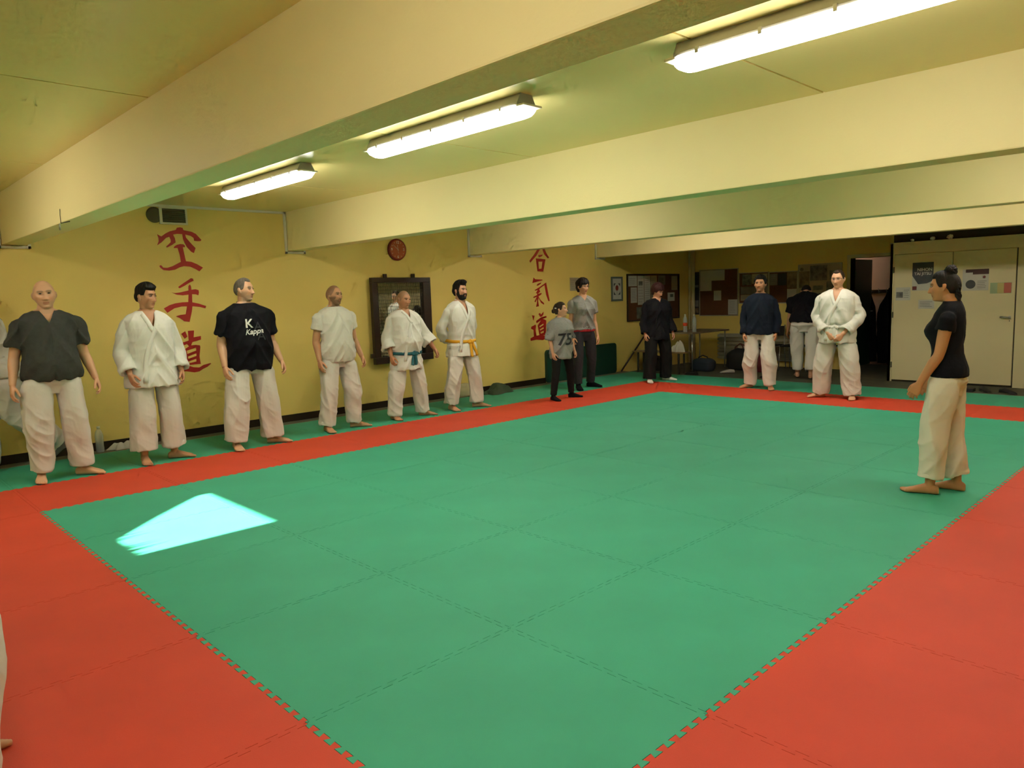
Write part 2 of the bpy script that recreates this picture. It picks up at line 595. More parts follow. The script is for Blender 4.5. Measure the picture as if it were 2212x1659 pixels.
# corridor behind the doorway
struct(MB().box((13.62, -4.5, ZF), (13.8, 1.5, 2.8)).build('wall_corridor', 'pink_wall'))
struct(MB().box((XF + .2, -4.7, ZF), (13.8, -4.5, 2.8)).box((XF + .2, 1.5, ZF), (13.8, 1.7, 2.8)).build('wall_corridor_end', 'pink_wall'))
struct(MB().box((XF + .2, -4.7, 2.45), (13.8, 1.7, 2.6)).build('ceiling_corridor', 'white_paint'))
mat('door_green', (0.012, 0.055, 0.028), rough=.45)
dl = struct(MB().box((XF + .215, DY1 - .002, .0), (XF + 1.0, DY1 + .038, 1.95), .003).build('door_3', 'door_green'))
MB().tube([(XF + .93, DY1 - .005, 1.0), (XF + .93, DY1 - .05, 1.0), (XF + .84, DY1 - .052, 1.0)], .009).build('door_handle', 'metal_grey', dl, True)
t = thing('corridor_fill_lamp', 'round ceiling lamp added out of view to light the pink corridor', 'ceiling light', (13.15, -.3, 2.45))  # added lamp, out of view, gives the corridor its light
v, f = limb_mesh([(0, 0, 0), (0, 0, -.03), (0, 0, -.035)], [.13, .13, .10], 20, 1)
MB().add(v, f).build('base', 'white_plastic', t, True)
emit('corridor_fill_glow', (1.0, .86, .72), 9.0)
v, f = limb_mesh([(0, 0, -.034), (0, 0, -.055), (0, 0, -.07), (0, 0, -.078)], [.115, .11, .08, .03], 20, 2)
MB().add(v, f).build('shade', 'corridor_fill_glow', t, True)
rack = thing('coat_rack', 'wall coat rack with hooks on pink corridor wall', 'coat rack', (13.62, -1.25, 1.36))
MB().box((-.03, -.5, -.03), (0, .5, .03), .004).build('rail', 'dark_wood', rack)
for k in range(7):
    y = -.42 + .14 * k
    MB().tube([(-.03, y, .0), (-.09, y, .0), (-.105, y, .06)], .007).tube([(-.03, y, -.01), (-.08, y, -.035), (-.085, y, .0)], .006).build('hook', 'metal_grey', rack, True)
def coat(y, w, z0, z1, label, seed):
    rr = []
    for k, t_ in enumerate(np.linspace(0, 1, 10)):
        z = z1 + (z0 - z1) * t_
        hw = w * (0.18 + .82 * float(sstep(0, .28, t_))) * (1 + .12 * math.sin(t_ * 5 + seed))
        dd = .05 + .05 * float(sstep(0, .3, t_))
        th = np.linspace(0, 2 * np.pi, 20, endpoint=False)
        rr.append(np.array([(13.44 + dd * .8 * math.cos(a) * (1 + .15 * math.sin(a * 5 + seed)), y + hw * math.sin(a) * (1 + .06 * math.sin(a * 7 + k)), z) for a in th]))
    v, f = rings_mesh(rr)
    tag(MB().add(v, f).build('coat', 'black_cloth', None, True), label, 'coat', 'coats on the corridor rack')
coat(-.97, .15, .04, 1.37, 'narrower black coat on the corridor rack, left of the other', 3)
coat(-1.36, .21, .02, 1.42, 'bulkier black coat on the corridor rack beside the closet edge', 5)

# corner pipe
tag(MB().tube([(XF - .06, 2.16, ZF), (XF - .06, 2.16, 2.6)], .045, 14).tube([(XF - .05, 2.25, ZF), (XF - .05, 2.25, 2.6)], .022, 10).build('corner_pipe', 'panel_cream', None, True),
    'vertical painted pipes in the far corner beside framed noticeboard', 'pipe')

# ================================================================== things on the kanji wall
KANJI = {
  'empty_roof': [[[1.785,2.288],[1.826,2.264],[1.874,2.299],[1.921,2.324],[1.989,2.343],[2.002,2.367],[2.038,2.373],[2.064,2.367],[2.072,2.343],[2.16,2.328],[2.206,2.306],[2.24,2.267],[2.263,2.241],[2.253,2.227],[2.216,2.224],[2.181,2.228],[2.178,2.26],[2.146,2.283],[2.087,2.296],[2.092,2.262],[2.12,2.226],[2.154,2.185],[2.19,2.146],[2.167,2.089],[2.137,2.105],[2.093,2.157],[2.071,2.204],[2.059,2.245],[2.055,2.298],[1.996,2.299],[1.954,2.289],[1.971,2.248],[1.975,2.204],[1.935,2.176],[1.881,2.147],[1.869,2.154],[1.894,2.178],[1.922,2.205],[1.924,2.231],[1.911,2.264],[1.875,2.25],[1.825,2.202],[1.775,2.167],[1.794,2.212],[1.794,2.248]]],
  'empty_work': [[[1.949,2.14],[1.956,2.159],[1.986,2.178],[2.023,2.188],[2.059,2.185],[2.076,2.167],[2.07,2.153],[2.049,2.153],[2.058,2.082],[2.07,1.997],[2.132,1.99],[2.194,1.964],[2.256,1.926],[2.212,1.883],[2.163,1.913],[2.112,1.936],[2.044,1.941],[1.996,1.928],[1.942,1.901],[1.88,1.891],[1.82,1.896],[1.789,1.922],[1.778,1.942],[1.794,1.952],[1.808,1.94],[1.817,1.924],[1.862,1.922],[1.925,1.943],[1.985,1.975],[2.014,1.989],[2.008,2.065],[1.991,2.144]]],
  'hand_a': [[[1.961,1.705],[1.971,1.717],[2.03,1.756],[2.109,1.805],[2.131,1.802],[2.138,1.778],[2.087,1.755],[2.027,1.719],[1.976,1.694]]],
  'hand_b': [[[1.882,1.651],[1.922,1.641],[1.979,1.648],[2.072,1.668],[2.076,1.719],[2.093,1.735],[2.102,1.715],[2.104,1.676],[2.153,1.681],[2.185,1.67],[2.187,1.644],[2.178,1.611],[2.149,1.623],[2.108,1.625],[2.103,1.533],[2.176,1.516],[2.256,1.486],[2.245,1.46],[2.181,1.479],[2.101,1.489],[2.089,1.427],[2.055,1.312],[1.995,1.322],[1.955,1.356],[1.909,1.382],[1.958,1.395],[2.019,1.401],[2.04,1.489],[1.98,1.489],[1.901,1.472],[1.821,1.424],[1.787,1.474],[1.849,1.508],[1.913,1.527],[1.991,1.536],[2.059,1.538],[2.069,1.621],[2.005,1.614],[1.935,1.624]]],
  'way_a': [[[1.951,1.182],[1.996,1.209],[2.017,1.146],[1.984,1.124]]],
  'way_b': [[[1.91,1.065],[1.961,1.083],[2.028,1.101],[2.027,1.211],[2.096,1.212],[2.085,1.134],[2.168,1.144],[2.166,1.103],[2.068,1.08],[2.049,1.044],[2.101,1.046],[2.148,1.038],[2.152,1.019],[2.134,0.908],[2.142,0.822],[2.083,0.823],[2.011,0.821],[2.003,0.816],[2.052,0.793],[2.124,0.783],[2.17,0.808],[2.253,0.824],[2.26,0.816],[2.213,0.782],[2.166,0.764],[2.12,0.738],[2.061,0.732],[1.976,0.752],[1.905,0.758],[1.907,0.828],[1.974,0.818],[1.966,0.892],[1.956,0.985],[1.983,1.009],[2.025,1.035],[2.005,1.062],[1.95,1.044],[1.913,1.027]],[[1.995,0.986],[2.102,1.015],[2.103,0.981],[1.999,0.949]],[[2.004,0.919],[2.101,0.948],[2.1,0.919],[2.006,0.893]],[[2.01,0.863],[2.096,0.886],[2.095,0.856],[2.009,0.841]]],
  'way_c': [[[1.819,1.15],[1.889,1.135],[1.866,1.093],[1.836,1.106]]],
  'way_d': [[[1.804,0.971],[1.909,0.974],[1.917,0.94],[1.877,0.929],[1.872,0.871],[1.911,0.827],[1.905,0.758],[1.82,0.744],[1.785,0.751],[1.841,0.83],[1.835,0.925],[1.801,0.935]]],
  'join_a': [[[7.621,2.058],[7.735,2.16],[7.88,2.311],[7.935,2.312],[7.796,2.15],[7.646,2.032]]],
  'join_b': [[[7.914,2.311],[7.969,2.307],[8.032,2.197],[8.106,2.117],[8.069,2.106],[7.984,2.174]]],
  'join_c': [[[7.84,2.156],[7.953,2.169],[7.92,2.136],[7.849,2.119]]],
  'join_d': [[[7.779,2.102],[8.012,2.089],[7.949,1.885],[7.809,1.89]],[[7.835,2.05],[7.935,2.051],[7.909,1.933],[7.841,1.928]]],
  'ki_a': [[[7.678,1.695],[7.712,1.788],[7.749,1.758],[7.92,1.751],[7.928,1.74],[7.81,1.72]]],
  'ki_b': [[[7.776,1.656],[7.808,1.683],[7.895,1.703],[7.878,1.68],[7.807,1.651]]],
  'ki_c': [[[7.727,1.577],[7.853,1.629],[8.013,1.702],[8.023,1.659],[8.089,1.386],[8.057,1.387],[8.005,1.497],[7.972,1.659],[7.868,1.612],[7.836,1.586],[7.862,1.553],[7.801,1.512],[7.896,1.529],[7.887,1.505],[7.815,1.469],[7.86,1.414],[7.949,1.352],[7.943,1.33],[7.874,1.365],[7.817,1.447],[7.804,1.394],[7.821,1.307],[7.754,1.299],[7.777,1.373],[7.783,1.432],[7.737,1.374],[7.719,1.391],[7.776,1.464],[7.698,1.448],[7.694,1.466],[7.785,1.496],[7.786,1.523],[7.755,1.523],[7.804,1.581],[7.749,1.568]]],
  'dao_a': [[[7.645,1.163],[7.709,1.152],[7.678,1.071]]],
  'dao_b': [[[7.804,1.179],[7.843,1.193],[7.866,1.165],[7.931,1.212],[7.921,1.163],[7.888,1.132],[7.841,1.129]]],
  'dao_c': [[[7.744,1.063],[7.864,1.117],[7.992,1.139],[8.002,1.111],[7.902,1.093],[7.989,1.062],[7.971,0.812],[7.899,0.816],[7.978,0.789],[8.035,0.808],[8.009,0.766],[7.896,0.731],[7.74,0.75],[7.6,0.737],[7.594,0.78],[7.68,0.807],[7.676,0.915],[7.616,0.94],[7.625,0.972],[7.726,1.004],[7.736,0.977],[7.723,0.913],[7.742,0.815],[7.813,0.821],[7.78,0.985],[7.862,1.068],[7.751,1.025]],[[7.819,0.973],[7.92,1.011],[7.922,0.989],[7.826,0.951]],[[7.825,0.918],[7.921,0.951],[7.923,0.924],[7.831,0.896]],[[7.838,0.869],[7.921,0.891],[7.92,0.858],[7.845,0.841]]],
}

def kanji(keys, label):
    m = MB()
    for k in keys:
        loops = KANJI[k]
        pts = [[Vector((x, z, 0)) for x, z in L] for L in loops]
        flat = [q for L in loops for q in L]
        tri = tessellate_polygon(pts)
        n = len(flat)
        m.add([(x, YW - .0025, z) for x, z in flat] + [(x, YW - .0002, z) for x, z in flat], [tuple(t_) for t_ in tri])
        o0 = 0
        base = len(m.v) - 2 * n
        for L in loops:
            for i in range(len(L)):
                j = (i + 1) % len(L)
                m.f.append((base + o0 + i, base + o0 + j, base + o0 + j + n, base + o0 + i + n))
            o0 += len(L)
    o = m.build('painted_character', 'kanji_red')
    tag(o, label, 'wall lettering', 'red painted characters on the wall')
kanji(['empty_roof', 'empty_work'], 'topmost red character of the column beneath the ventilation grille')
kanji(['hand_a', 'hand_b'], 'middle red character of the column beneath the ventilation grille')
kanji(['way_a', 'way_b', 'way_c', 'way_d'], 'lowest red character of column under ventilation grille, partly behind a jacket sleeve')
kanji(['join_a', 'join_b', 'join_c', 'join_d'], 'topmost red character of the column left of the tall woman')
kanji(['ki_a', 'ki_b', 'ki_c'], 'middle red character of the column left of the tall woman')
kanji(['dao_a', 'dao_b', 'dao_c'], 'lowest red character of the column left of the tall woman')

t = thing('ventilation_grille', 'square white ventilation grille just above the topmost red character', 'vent', (1.97, YW, 2.495))
m = MB()
m.box((-.15, -.02, .075), (.15, 0, .095)).box((-.15, -.02, -.095), (.15, 0, -.075)).box((-.15, -.02, -.075), (-.12, 0, .075)).box((.13, -.02, -.075), (.15, 0, .075))
m.build('frame', 'white_plastic', t)
mat('grille_dark', (.10, .09, .045), rough=.7)
MB().box((-.12, -.006, -.075), (.13, -.001, .075)).build('backing', 'grille_dark', t)
for k in range(7):
    z = -.066 + k * .022
    MB().prism([(-.016, z), (-.012, z + .003), (-.004, z - .006), (-.008, z - .009)], 0, -.12, .13).build('slat', 'grille_dark', t)
v, f = limb_mesh([(-.20, 0, 0), (-.20, -.012, 0), (-.20, -.016, 0)], [.085, .085, .06], 20, 1)
MB().add(v, f).build('round_cover', 'grille_dark', t, True)

# red wall clock
t = thing('wall_clock', 'round red wall clock above the dark-framed mirror', 'clock', (4.965, YW, 2.185))
mat('clock_rim', (.22, .012, .008), rough=.35)
mat('clock_face', (.46, .09, .025), rough=.5)
mat('clock_print', (.75, .62, .48), rough=.5)
v, f = limb_mesh([(0, 0, 0), (0, -.02, 0), (0, -.036, 0), (0, -.038, 0)], [.150, .152, .146, .128], 40, 1)
MB().add(v, f).build('rim', 'clock_rim', t, True)
v, f = limb_mesh([(0, -.030, 0), (0, -.0395, 0)], [.128, .128], 40, 1)
MB().add(v, f).build('dial', 'clock_face', t)
for txt, a, r_ in (('12', 90, .098), ('3', 0, .100), ('6', -90, .100), ('9', 180, .100)):
    cu = bpy.data.curves.new('t', 'FONT'); cu.body = txt; cu.size = .052; cu.align_x = 'CENTER'; cu.align_y = 'CENTER'; cu.offset = .001
    o_ = bpy.data.objects.new('t', cu); C.objects.link(o_)
    me_ = bpy.data.meshes.new_from_object(o_.evaluated_get(bpy.context.evaluated_depsgraph_get()))
    bpy.data.objects.remove(o_)
    vv = [(q.co.x + r_ * math.cos(R(a)), -.0405, q.co.y + r_ * math.sin(R(a))) for q in me_.vertices]
    MB().add(vv, [tuple(p.vertices) for p in me_.polygons]).build('numeral', 'clock_print', t)
for a in range(0, 360, 30):
    if a % 90:
        c_, s_ = math.cos(R(a)), math.sin(R(a))
        MB().add([(c_ * .100 - s_ * .004, -.0405, s_ * .100 + c_ * .004), (c_ * .100 + s_ * .004, -.0405, s_ * .100 - c_ * .004), (c_ * .112 + s_ * .004, -.0405, s_ * .112 - c_ * .004), (c_ * .112 - s_ * .004, -.0405, s_ * .112 + c_ * .004)], [(0, 1, 2, 3)]).build('tick', 'clock_print', t)
for nm, a, ln, wd in (('hour_hand', 94, .062, .005), ('minute_hand', 139, .100, .004), ('second_hand', -78, .055, .002)):
    c_, s_ = math.cos(R(a)), math.sin(R(a))
    MB().prism([(-.015 * c_ - wd * s_ * .5, -.015 * s_ + wd * c_ * .5), (-.015 * c_ + wd * s_ * .5, -.015 * s_ - wd * c_ * .5), (ln * c_ + wd * s_ * .4, ln * s_ - wd * c_ * .4), (ln * c_ - wd * s_ * .4, ln * s_ + wd * c_ * .4)], 1, -.0445, -.0425).build(nm, 'clock_print', t)

# mirror in a dark frame behind wire mesh, hanging slightly askew
t = thing('wall_mirror', 'dark wooden framed mirror with wire mesh behind the teal-belted man', 'mirror', (4.975, YW - .058, 1.205), R(2.25))
hw, hh, fw = .515, .592, .092
for nm, a, b in (('frame_rail', (-hw, hh - fw * .75), (hw, hh)), ('frame_rail', (-hw, -hh), (hw, -hh + fw)), ('frame_stile', (-hw, -hh + fw), (-hw + fw, hh - fw * .75)), ('frame_stile', (hw - fw * 1.5, -hh + fw), (hw, hh - fw * .75))):
    MB().box((a[0], -.03, a[1]), (b[0], .03, b[1]), .004).build(nm, 'dark_wood', t)
MB().box((-hw + fw - .005, .010, -hh + fw - .005), (hw - fw * 1.5 + .005, .020, hh - fw * .75 + .005)).build('mirror_glass', 'mirror_glass', t)
wm = []
x = -hw + fw
while x < hw - fw * 1.5:
    wm.append(('v', x)); x += .042
z = -hh + fw
while z < hh - fw * .75:
    wm.append(('h', z)); z += .046
for kd, q in wm:
    if kd == 'v':
        MB().box((q - .0022, -.006, -hh + fw), (q + .0022, -.002, hh - fw * .75)).build('wire', 'wire_dark', t)
    else:
        MB().box((-hw + fw, -.009, q - .0022), (hw - fw * 1.5, -.005, q + .0022)).build('wire', 'wire_dark', t)
MB().box((-hw + fw, -.012, -hh + .205), (hw - fw * 1.5, .008, -hh + .235), .003).build('cross_rail', 'dark_wood', t)
for x in (-.27, .22):
    MB().box((x - .025, -.015, hh - .005), (x + .025, .02, hh + .05), .004).build('hanger', 'dark_wood', t)
MB().box((-hw - .05, -.02, -hh + .09), (-hw + .005, .02, -hh + .15), .004).build('latch', 'dark_wood', t)

# wire hook on the first beam
t = thing('wire_hook', 'thin wire hook with ring screwed to the nearest beam', 'hook', (BEAMS[0], .05, 2.16))
MB().tube([(-.003, -.02, .075), (-.006, -.02, .03), (-.006, -.02, -.03)], .0022, 6).tube([(-.006, -.02, -.03), (.02, -.16, -.028)], .003, 6).build('wire', 'wire_dark', t, True)
rp = [(-.006, .02 + .018 * math.cos(a), -.052 + .024 * math.sin(a)) for a in np.linspace(0, 2 * np.pi, 13)]
MB().tube(rp, .003, 6).build('ring', 'metal_grey', t, True)

# ------------------------------------------------------------------ noticeboards and papers
mat('cork', (0.135, 0.050, 0.016), rough=.9, noise=.3, nscale=60, detail=8)
mat('paper_white', (0.52, 0.51, 0.45), rough=.8, noise=.06, nscale=8)
mat('paper_warm', (0.42, 0.36, 0.24), rough=.8, noise=.1, nscale=8)
mat('paper_grey', (0.22, 0.22, 0.20), rough=.8, noise=.3, nscale=12)
mat('photo_dark', (0.03, 0.035, 0.035), rough=.5, noise=.7, nscale=14, col2=(.20, .20, .17))
mat('photo_brown', (0.09, 0.055, 0.03), rough=.5, noise=.6, nscale=12, col2=(.24, .18, .10))
mat('photo_green', (0.05, 0.07, 0.05), rough=.5, noise=.6, nscale=12, col2=(.22, .23, .18))
mat('frame_grey', (0.12, 0.14, 0.12), rough=.5)
mat('ink', (0.03, 0.03, 0.035), rough=.7)
mat('ink_pale', (0.24, 0.24, 0.22), rough=.7)

def on_wall(axis, wall):
    """helper for flat things: returns f(u0,u1,z0,z1,d0,d1) -> box corners on the left wall (axis 1) or a wall facing -X (axis 0)"""
    def f(u0, u1, z0, z1, d0, d1):
        u0, u1 = min(u0, u1), max(u0, u1)
        z0, z1 = min(z0, z1), max(z0, z1)
        if axis == 1:
            return (u0, wall - d1, z0), (u1, wall - d0, z1)
        return (wall - d1, u0, z0), (wall - d0, u1, z1)
    return f
LW = on_wall(1, YW)
BWALL = on_wall(0, XF)
PW = on_wall(0, PX - .012)

def flat(W, name, u0, u1, z0, z1, material, label, cat, d0=.0, th=.003, group=None):
    return tag(MB().box(*W(u0, u1, z0, z1, d0, d0 + th)).build(name, material), label, cat, group)
def piece(o, W, name, u0, u1, z0, z1, material, d0, th=.001):
    return MB().box(*W(u0, u1, z0, z1, d0, d0 + th)).build(name, material, o)
def lines(o, W, u0, u1, z0, z1, n, d0, material='ink_pale', jag=.25, seed=1):
    q = random.Random(seed)
    for k in range(n):
        z = z1 - (k + .5) * (z1 - z0) / n
        e = q.uniform(0, jag) * (u1 - u0)
        piece(o, W, 'text_line', u0, u1 - e, z - .004, z + .004, material, d0)

# framed cork board on the left wall
t = thing('framed_noticeboard', 'dark-framed cork noticeboard on the yellow wall behind the woman in black', 'noticeboard', (11.13, YW, 1.37))
def LT(u0, u1, z0, z1, d0, d1):
    a, b = LW(u0, u1, z0, z1, d0, d1)
    return tuple(np.array(a) - (11.13, YW, 1.37)), tuple(np.array(b) - (11.13, YW, 1.37))
X0, X1, Z0, Z1 = 10.245, 12.02, .93, 1.84
MB().box(*LT(X0, X1, Z0, Z1, 0, .012)).build('cork_panel', 'cork', t)
for a in ((X0, X1, Z1 - .028, Z1), (X0, X1, Z0, Z0 + .028), (X0, X0 + .028, Z0 + .028, Z1 - .028), (X1 - .028, X1, Z0 + .028, Z1 - .028)):
    MB().box(*LT(*a, .0, .026), .003).build('frame_bar', 'dark_wood', t)
PG = 'papers on the framed noticeboard'
def lp(u0, u1, z0, z1, m_, label, n=0, photo=None):
    o = flat(LW, 'pinned_paper', u0, u1, z0, z1, m_, label, 'paper', .0125, .002, PG)
    if n:
        lines(o, LW, u0 + .02, u1 - .02, z0 + .03, z1 - .03, n, .0146, seed=int(u0 * 100))
    if photo:
        piece(o, LW, 'picture', *photo, 'photo_dark', .0146)
    return o
lp(10.29, 10.565, 1.605, 1.805, 'paper_white', 'square white paper in top left corner of the framed noticeboard', 4)
lp(10.36, 10.56, 1.287, 1.584, 'paper_white', 'upright white paper under the top left paper of framed noticeboard', 8)
lp(10.586, 10.785, 1.244, 1.805, 'paper_white', 'long white sheet with small photo, first of three tall noticeboard sheets', 9, (10.62, 10.74, 1.62, 1.70))
lp(10.80, 11.00, 1.238, 1.805, 'paper_white', 'long white sheet, second of three tall noticeboard sheets', 12)
lp(11.015, 11.228, 1.35, 1.805, 'paper_warm', 'long cream sheet, third of three tall noticeboard sheets', 10)
lp(11.27, 11.52, 1.62, 1.805, 'paper_grey', 'grey picture sheet at the top of framed noticeboard above the reddish hair', 0, (11.31, 11.46, 1.65, 1.77))
lp(11.74, 11.955, 1.51, 1.80, 'paper_warm', 'cream sheet in the top right corner of framed noticeboard', 6)
lp(11.60, 11.85, 1.29, 1.464, 'paper_white', 'small white sheet at the right of framed noticeboard near glasses', 0, (11.68, 11.80, 1.37, 1.43))
lp(10.545, 10.81, .975, 1.198, 'photo_green', 'dark photograph at the bottom left of framed noticeboard')

# framed picture
t = thing('framed_picture', 'small grey-framed picture of red flower, left of framed noticeboard', 'picture', (9.94, YW, 1.56))
def FT(u0, u1, z0, z1, d0, d1):
    a, b = LW(u0, u1, z0, z1, d0, d1)
    return tuple(np.array(a) - (9.94, YW, 1.56)), tuple(np.array(b) - (9.94, YW, 1.56))
for a in ((9.77, 10.11, 1.755, 1.79), (9.77, 10.11, 1.335, 1.37), (9.77, 9.805, 1.37, 1.755), (10.075, 10.11, 1.37, 1.755)):
    MB().box(*FT(*a, 0, .02), .003).build('frame_bar', 'frame_grey', t)
MB().box(*FT(9.80, 10.08, 1.365, 1.76, 0, .010)).build('mount', 'paper_white', t)
for sx in (-1, 1):
    for sz in (-1, 1):
        MB().prism([(sx * .095, sz * .105), (sx * .095, sz * .045), (sx * .07, sz * .08), (sx * .03, sz * .105)], 1, -.0125, -.0105).build('corner_ornament', 'ink', t)
v, f = limb_mesh([(0, -.0105, .02), (0, -.0125, .02)], [(.052, .043)] * 2, 20, 1, ref=(0, 0, 1))
mat('flower_red', (.22, .025, .02), rough=.7)
MB().add(v, f).build('flower', 'flower_red', t)
MB().prism([(-.004, -.02), (.004, -.02), (.004, -.11), (-.004, -.11)], 1, -.0125, -.0105).build('stem', 'ink_pale', t)
o = flat(LW, 'pinned_paper', 8.62, 8.86, 1.55, 1.78, 'paper_warm', 'pale paper on yellow wall behind the tall woman\'s head', 'paper')
lines(o, LW, 8.65, 8.84, 1.58, 1.75, 5, .0032)

# far wall boards
o = flat(BWALL, 'poster_strip', 2.172, 2.041, .985, 1.87, 'ink', 'tall narrow black poster strip beside the corner pipes', 'poster', 0, .004)
piece(o, BWALL, 'picture', 2.15, 2.06, 1.02, 1.12, 'photo_brown', .0042)
piece(o, BWALL, 'picture', 2.15, 2.06, 1.15, 1.28, 'paper_grey', .0042)
piece(o, BWALL, 'picture', 2.15, 2.06, 1.55, 1.60, 'paper_grey', .0042)
mat('board_edge', (.40, .38, .28), rough=.6)
def board(u0, u1, z0, z1, label, face='cork'):
    c = (XF, (u0 + u1) / 2, z0)
    t = thing('noticeboard', label, 'noticeboard', c)
    def W(a0, a1, b0, b1, d0, d1):
        a, b = BWALL(a0, a1, b0, b1, d0, d1)
        return tuple(np.array(a) - c), tuple(np.array(b) - c)
    u0, u1 = min(u0, u1), max(u0, u1)
    MB().box(*W(u0, u1, z0, z1, 0, .010)).build('panel', face, t)
    for a in ((u0, u1, z1 - .015, z1), (u0, u1, z0, z0 + .015), (u0, u0 + .015, z0 + .015, z1 - .015), (u1 - .015, u1, z0 + .015, z1 - .015)):
        MB().box(*W(*a, 0, .016)).build('frame_bar', 'board_edge', t)
    return t
board(2.035, 1.155, .955, 1.905, 'largest cork noticeboard on the far wall, beside black poster strip')
board(1.14, .512, 1.195, 1.805, 'cork noticeboard on the far wall behind the head in navy jumper')
board(.508, -.066, 1.19, 1.795, 'cork noticeboard on far wall, right of the navy jumper')
board(-.07, -.88, 1.10, 1.905, 'cream pinboard covered with photos beside the doorway', 'paper_warm')
def bp(u0, u1, z0, z1, m_, label, cat='paper', n=0, d=.0105):
    o = flat(BWALL, 'pinned_paper' if cat == 'paper' else 'photo', u0, u1, z0, z1, m_, label, cat, d, .002, 'sheets on the far noticeboards')
    if n:
        lines(o, BWALL, max(u0, u1) - .03, min(u0, u1) + .03, z0 + .03, z1 - .03, n, d + .0021, seed=int(abs(u0) * 97))
    return o
bp(2.015, 1.455, 1.675, 1.885, 'paper_white', 'wide white paper at top left of the largest cork noticeboard', 'paper', 0)
bp(2.015, 1.75, 1.47, 1.674, 'paper_white', 'white paper below the wide one on the largest cork noticeboard')
bp(1.375, 1.175, .98, 1.285, 'paper_white', 'white sheet at bottom right of the largest cork noticeboard', 'paper', 6)
o = bp(1.70, 1.53, 1.27, 1.47, 'paper_white', 'tilted white note in the middle of the largest cork noticeboard', 'paper', 0, .011)
bp(1.066, .867, 1.556, 1.772, 'photo_dark', 'dark grey photo left of the head in navy jumper', 'photo')
bp(.86, .54, 1.58, 1.772, 'paper_warm', 'cream landscape sheet above the head in navy jumper', 'paper', 3)
bp(1.10, .53, 1.38, 1.53, 'paper_grey', 'wide grey sheet low on the board behind navy jumper', 'paper', 4)
bp(1.10, .53, 1.255, 1.37, 'paper_warm', 'wide cream sheet lowest on the board behind navy jumper', 'paper', 3)
bp(.488, .335, 1.538, 1.757, 'paper_grey', 'grey sheet with small pictures, first of three right of navy jumper', 'paper', 4)
bp(.325, .150, 1.531, 1.766, 'ink', 'black leaflet, second of three sheets right of navy jumper', 'paper')
bp(.140, -.046, 1.475, 1.775, 'photo_brown', 'brownish picture sheet, third of three right of navy jumper', 'photo')
bp(.138, -.046, 1.21, 1.461, 'paper_white', 'blank white sheet above the bending man', 'paper')
bp(-.094, -.29, 1.474, 1.773, 'photo_brown', 'brown certificate at the left of cream pinboard', 'photo')
bp(-.301, -.614, 1.598, 1.873, 'photo_dark', 'largest dark photo at the top of cream pinboard', 'photo')
bp(-.661, -.781, 1.60, 1.771, 'photo_dark', 'small dark photo at top right of cream pinboard', 'photo')
bp(-.606, -.752, 1.385, 1.573, 'photo_green', 'greenish photo low at the right of cream pinboard', 'photo')
bp(-.359, -.541, 1.424, 1.506, 'photo_green', 'upper of two wide photos in the middle of cream pinboard', 'photo')
bp(-.362, -.544, 1.255, 1.361, 'photo_dark', 'lower of two wide photos in the middle of cream pinboard', 'photo')
v, f = limb_mesh([(XF - .0105, -.14, 1.81), (XF - .0125, -.14, 1.81)], [.035, .035], 20, 1)
tag(MB().add(v, f).build('badge_sticker', 'photo_brown'), 'small round dark sticker at top left of cream pinboard', 'sticker')

# posters on the closet doors
def flat_text(o, W, body, size, uc, zc, d, material, flip=-1, shear=0.0):
    cu = bpy.data.curves.new('t', 'FONT'); cu.body = body; cu.size = size; cu.align_x = 'CENTER'; cu.align_y = 'CENTER'; cu.offset = size * .02; cu.shear = shear
    o_ = bpy.data.objects.new('t', cu); C.objects.link(o_)
    me_ = bpy.data.meshes.new_from_object(o_.evaluated_get(bpy.context.evaluated_depsgraph_get()))
    bpy.data.objects.remove(o_)
    vv = []
    for q in me_.vertices:
        a, b = W(uc + flip * q.co.x, uc + flip * q.co.x, zc + q.co.y, zc + q.co.y, d, d)
        vv.append(a)
    MB().add(vv, [tuple(p.vertices) for p in me_.polygons]).build('lettering', material, o)
mat('poster_blue', (.018, .028, .036), rough=.5, noise=.5, nscale=10, col2=(.05, .045, .05))
mat('poster_red', (.16, .02, .02), rough=.6)
mat('print_white2', (.55, .54, .48), rough=.6)
mat('maroon', (.055, .016, .014), rough=.6)
mat('pastel_green', (.34, .42, .24), rough=.7); mat('pastel_yellow', (.50, .42, .16), rough=.7); mat('pastel_red', (.50, .14, .10), rough=.7)
o = flat(PW, 'poster', -2.455, -2.745, 1.375, 1.795, 'paper_white', 'martial arts poster with dark top half on the left closet door', 'poster', 0, .002)
piece(o, PW, 'dark_block', -2.455, -2.745, 1.60, 1.795, 'poster_blue', .0021)
o2 = MB()
a, b = PW(0, 0, 0, 0, .0021, .0031)
o2.prism([(-2.455, 1.60), (-2.745, 1.60), (-2.745, 1.52), (-2.66, 1.48), (-2.54, 1.47)], 0, a[0], b[0])
o2.build('dark_wedge', 'poster_blue', o)
flat_text(o, PW, 'NIHON', .062, -2.625, 1.685, .0035, 'print_white2')
flat_text(o, PW, 'TAI JITSU', .058, -2.60, 1.625, .0035, 'print_white2')
piece(o, PW, 'red_mark', -2.46, -2.52, 1.385, 1.44, 'poster_red', .0021)
o = flat(PW, 'poster', -3.13, -3.46, 1.355, 1.66, 'paper_white', 'white poster with maroon top edge and dark disc on the right closet door', 'poster', 0, .002)
piece(o, PW, 'maroon_band', -3.17, -3.46, 1.615, 1.66, 'maroon', .0021)
piece(o, PW, 'maroon_band', -3.26, -3.46, 1.585, 1.615, 'maroon', .0021)
v, f = limb_mesh([(PX - .0141, -3.235, 1.445), (PX - .0152, -3.235, 1.445)], [.063, .063], 24, 1)
MB().add(v, f).build('disc', 'poster_blue', o)
